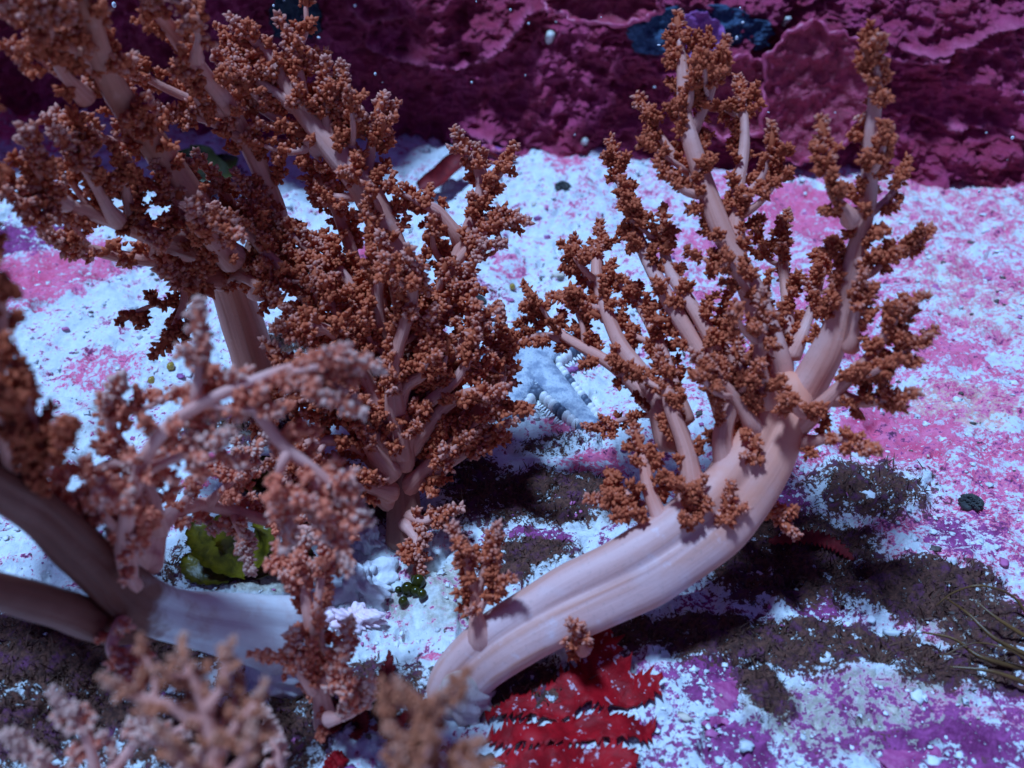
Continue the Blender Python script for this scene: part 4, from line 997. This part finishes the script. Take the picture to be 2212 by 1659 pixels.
for (vx, vy, r_) in [(905, 1262, 15), (880, 1270, 15), (912, 1290, 11), (870, 1288, 11), (898, 1280, 11), (860, 1268, 8), (895, 1255, 9)]:
    c = B(vx, vy, .04); v = I3[0]; rr_ = rw(r_, 5.3); mb = MB(); mb.add(c + v * np.array([rr_, rr_, rr_ * 1.15]), tri=I3[1]); mb.build('bubble', M_BUB, BA)
M_GOLD = mat_simple('gold_shell', (0.30, 0.17, 0.02), (0.44, 0.28, 0.05), 14, .2, .2)
for (vx, vy, r_, lab) in [(1266, 860, 11, 'golden brown snail right of the sea star arm'), (1107, 628, 8, 'small golden snail on white sand above the sea star'), (372, 800, 10, 'small olive gold snail on the white rock left of the tan stalk'), (330, 828, 9, 'flat gold shell half hidden on white rock far left')]:
    c = B(vx, vy, .03); d = fdepth(vy); rr_ = rw(r_, d); v = I3[0].copy()
    k = 1 - .45 * np.clip(v[:, 1:2], -1, 1); sh = np.hstack([v[:, 0:1] * .75 * k, v[:, 1:2] * 1.25, v[:, 2:3] * .8 * k])
    an = np.arctan2(v[:, 2], v[:, 0]); sh = sh * (1 + .05 * np.sin(an * 1 + v[:, 1] * 9))[:, None]
    mb = MB(); mb.add(c + sh * rr_, tri=I3[1]); tag(mb.build('sea_snail', M_GOLD, None, c), lab, 'snail', 'gold snails on the bed')
# dark tufts and pale lumps
M_TUFT = mat_simple('dark_tuft', (0.02, 0.02, 0.022), (0.05, 0.05, 0.045), 20, .7, .5)
for (vx, vy, r_, lab) in [(1215, 425, 22, 'dark green hairy tuft on white sand in front of the wall'), (1030, 660, 26, 'grey black tuft on sand beside the centre coral'), (2100, 1080, 32, 'dark olive tuft among pink crusts near the right edge'), (1690, 385, 30, 'dark tuft at the foot of the wall behind right coral'), (480, 1085, 16, 'black lump on the pink spotted white rock')]:
    c = B(vx, vy, .02); d = fdepth(vy); rr_ = rw(r_, d); mb = MB(); v = I3[0]
    mb.add(c + v * np.array([1, 1, .5]) * rr_ * .7 * (1 + .25 * np.sin(v[:, 0:1] * 9 + v[:, 1:2] * 7)), tri=I3[1], tone=np.full(len(v), .2))
    n_ = 90; dd = nrm(rng.normal(size=(n_, 3)) + np.array([0, 0, .7])); buds(mb, c + dd * rr_ * .6 * np.array([1, 1, .6]), dd, np.full(n_, rr_ * .10), np.full(n_, .3))
    tag(mb.build('algae_tuft', M_TUFT, None, c), lab, 'algae tuft', 'dark tufts on the bed')
M_PALE = mat_simple('pale_sponge', (0.66, 0.66, 0.70), (0.84, 0.83, 0.86), 7, .5, .6, .06, .15)
M_PKN = mat_simple('pink_nodule', (0.78, 0.50, 0.56), (0.86, 0.68, 0.74), 9, .5, .5, .04)
def lump(name, vx, vy, rx, rz, lab, cat, mat, seed=0, squash=.7, group=None, dz=0.0, fold=.25):
    c = B(vx, vy, dz); d = fdepth(vy); Rx = rw(rx, d); Rz = rw(rz, d); v = I4[0]
    q = 1 + fold * (np.sin(v[:, 0] * 5 + seed) * np.sin(v[:, 1] * 4 + seed * 2) + .5 * np.sin(v[:, 2] * 9 + v[:, 0] * 6 + seed) + .3 * np.sin(v[:, 0] * 17 + v[:, 1] * 13 + seed))
    q = q + fold * .5 * np.abs(np.sin(v[:, 0] * 6 - v[:, 1] * 5 + seed * 3))
    mb = MB(); mb.add(c + v * q[:, None] * np.array([Rx, Rx * squash, Rz]), tri=I4[1]); return tag(mb.build(name, mat, None, c), lab, cat, group)
lump('sponge', 770, 1245, 66, 44, 'white folded sponge under the centre coral', 'sponge', M_PALE, 1, .8, fold=.35)
lump('sponge', 790, 1165, 34, 34, 'pale blue rounded sponge at the foot of the centre coral', 'sponge', M_PALE, 2, .8)
lump('coralline_nodule', 700, 1330, 34, 24, 'pale pink nodule nearest the mauve coral sprig', 'nodule', M_PKN, 3, .8, 'pale pink nodules')
lump('coralline_nodule', 765, 1335, 44, 22, 'long pale pink nodule on grey sand under white sponge', 'nodule', M_PKN, 4, .6, 'pale pink nodules', fold=.4)
lump('red_sponge', 725, 1645, 24, 24, 'round bright red sponge at the bottom edge', 'sponge', M_RED, 5, .9)
M_MAG = mat_simple('magenta_crust', (0.30, 0.035, 0.14), (0.48, 0.085, 0.24), 7, .55, .6, .05)
lump('coralline_rock', 2010, 1650, 125, 26, 'low magenta crusted rock in the bottom right corner', 'rock', M_MAG, 6, .6, fold=.16, dz=-.06)
lump('coralline_rock', 1560, 1500, 90, 22, 'flat purple pink rock right of the red seaweed', 'rock', M_MAG, 7, .7, fold=.2, dz=-.05)

# turf hairs and rubble: nobody could count them
def hairs():
    mb = MB(); ts = [e for e in EL if e[0] == 'turf']
    w = np.array([e[3] * e[4] for e in ts]); w /= w.sum(); n = 36000
    k = rng.choice(len(ts), n, p=w); e = np.array([t[1:5] for t in ts])[k]
    a_ = rng.random(n) * 6.28; r_ = np.sqrt(rng.random(n)) * 1.12
    x = e[:, 0] + np.cos(a_) * r_ * e[:, 2]; y = e[:, 1] + np.sin(a_) * r_ * e[:, 3]
    j = fbm(x * 4.5 + 3, y * 4.5, 5, .6); M = bed_masks(x, y)['turf']; keep = M + j * .7 > .45 + .45 * rng.random(len(x)); x, y = x[keep], y[keep]; n = len(x)
    p = np.stack([x, y, bed_z(x, y) + .02], -1)
    d = nrm(rng.normal(size=(n, 3)) * .6 + np.array([.1, -.1, 1.0])); L = (.012 + rng.gamma(2., .011, n))[:, None]; s = nrm(np.cross(d, rng.normal(size=(n, 3)))) * rng.uniform(.003, .006, n)[:, None]
    b = nrm(rng.normal(size=(n, 3))) * L * .25
    V = np.stack([p - s, p + s, p + d * L * .6 + s * .7 + b, p + d * L * .6 - s * .7 + b, p + d * L + b * 2], 1).reshape(-1, 3)
    o5 = 5 * np.arange(n)[:, None]
    mb.add(V, tri=o5 + np.array([[3, 2, 4]]), quad=o5 + np.array([[0, 1, 2, 3]]))
    o = mb.build('turf_algae', mat_simple('turf_hair', (.07, .03, .02), (.19, .085, .05), 5, .7, 0, transl=.15)); o['kind'] = 'stuff'
hairs()
def specks():
    mb = MB(); n = 150; v = I1[0]; nv = len(v)
    x = rng.uniform(-6, 6, n); y = rng.uniform(5.5, 10.2, n); z = rng.uniform(.4, 3.2, n); r_ = rng.uniform(.004, .013, n)
    V = np.stack([x, y, z], -1)[:, None] + v[None] * r_[:, None, None] * rng.uniform(.5, 1.4, (n, 1, 3))
    mb.add(V.reshape(-1, 3), tri=(I1[1][None] + nv * np.arange(n)[:, None, None]).reshape(-1, 3))
    o = mb.build('drifting_specks', mat_simple('speck', (.5, .5, .52), (.8, .8, .8), 9, .6, 0)); o['kind'] = 'stuff'
specks()
def rubble():
    mb = MB(); n = 6500
    y = 2.3 * (10.3 / 2.3) ** rng.random(n); x = rng.uniform(-1, 1, n) * (.58 * y + .6)
    z = bed_z(x, y); r_ = rng.gamma(2.0, .0034, n) * (.7 + .1 * y); r_ = np.clip(r_, .004, .034)
    v = I1[0]; nv = len(v)
    sc_ = rng.uniform(.6, 1.3, (n, 1, 3)) * np.array([1.15, 1.15, .6]); V = np.stack([x, y, z + r_ * .3], -1)[:, None] + v[None] * r_[:, None, None] * sc_ * (1 + .3 * rng.normal(size=(n, nv, 1)))
    T_ = (I1[1][None] + nv * np.arange(n)[:, None, None]).reshape(-1, 3)
    mb.add(V.reshape(-1, 3), tri=T_, tone=np.repeat(rng.random(n), nv))
    m, t, b, o = newmat('rubble'); c = ramp(t, attr(t, 'tone'), [(0, (.72, .73, .73)), (.55, (.58, .59, .60)), (.72, (.50, .12, .28)), (.82, (.30, .08, .24)), (.87, (.10, .07, .06)), (.93, (.6, .5, .4))], 'CONSTANT')
    t.links.new(c, b.inputs['Base Color']); b.inputs['Roughness'].default_value = .6
    o = mb.build('coral_rubble', m); o['kind'] = 'stuff'
rubble()

for o in bpy.data.objects:
    if '_o' in o: del o['_o']
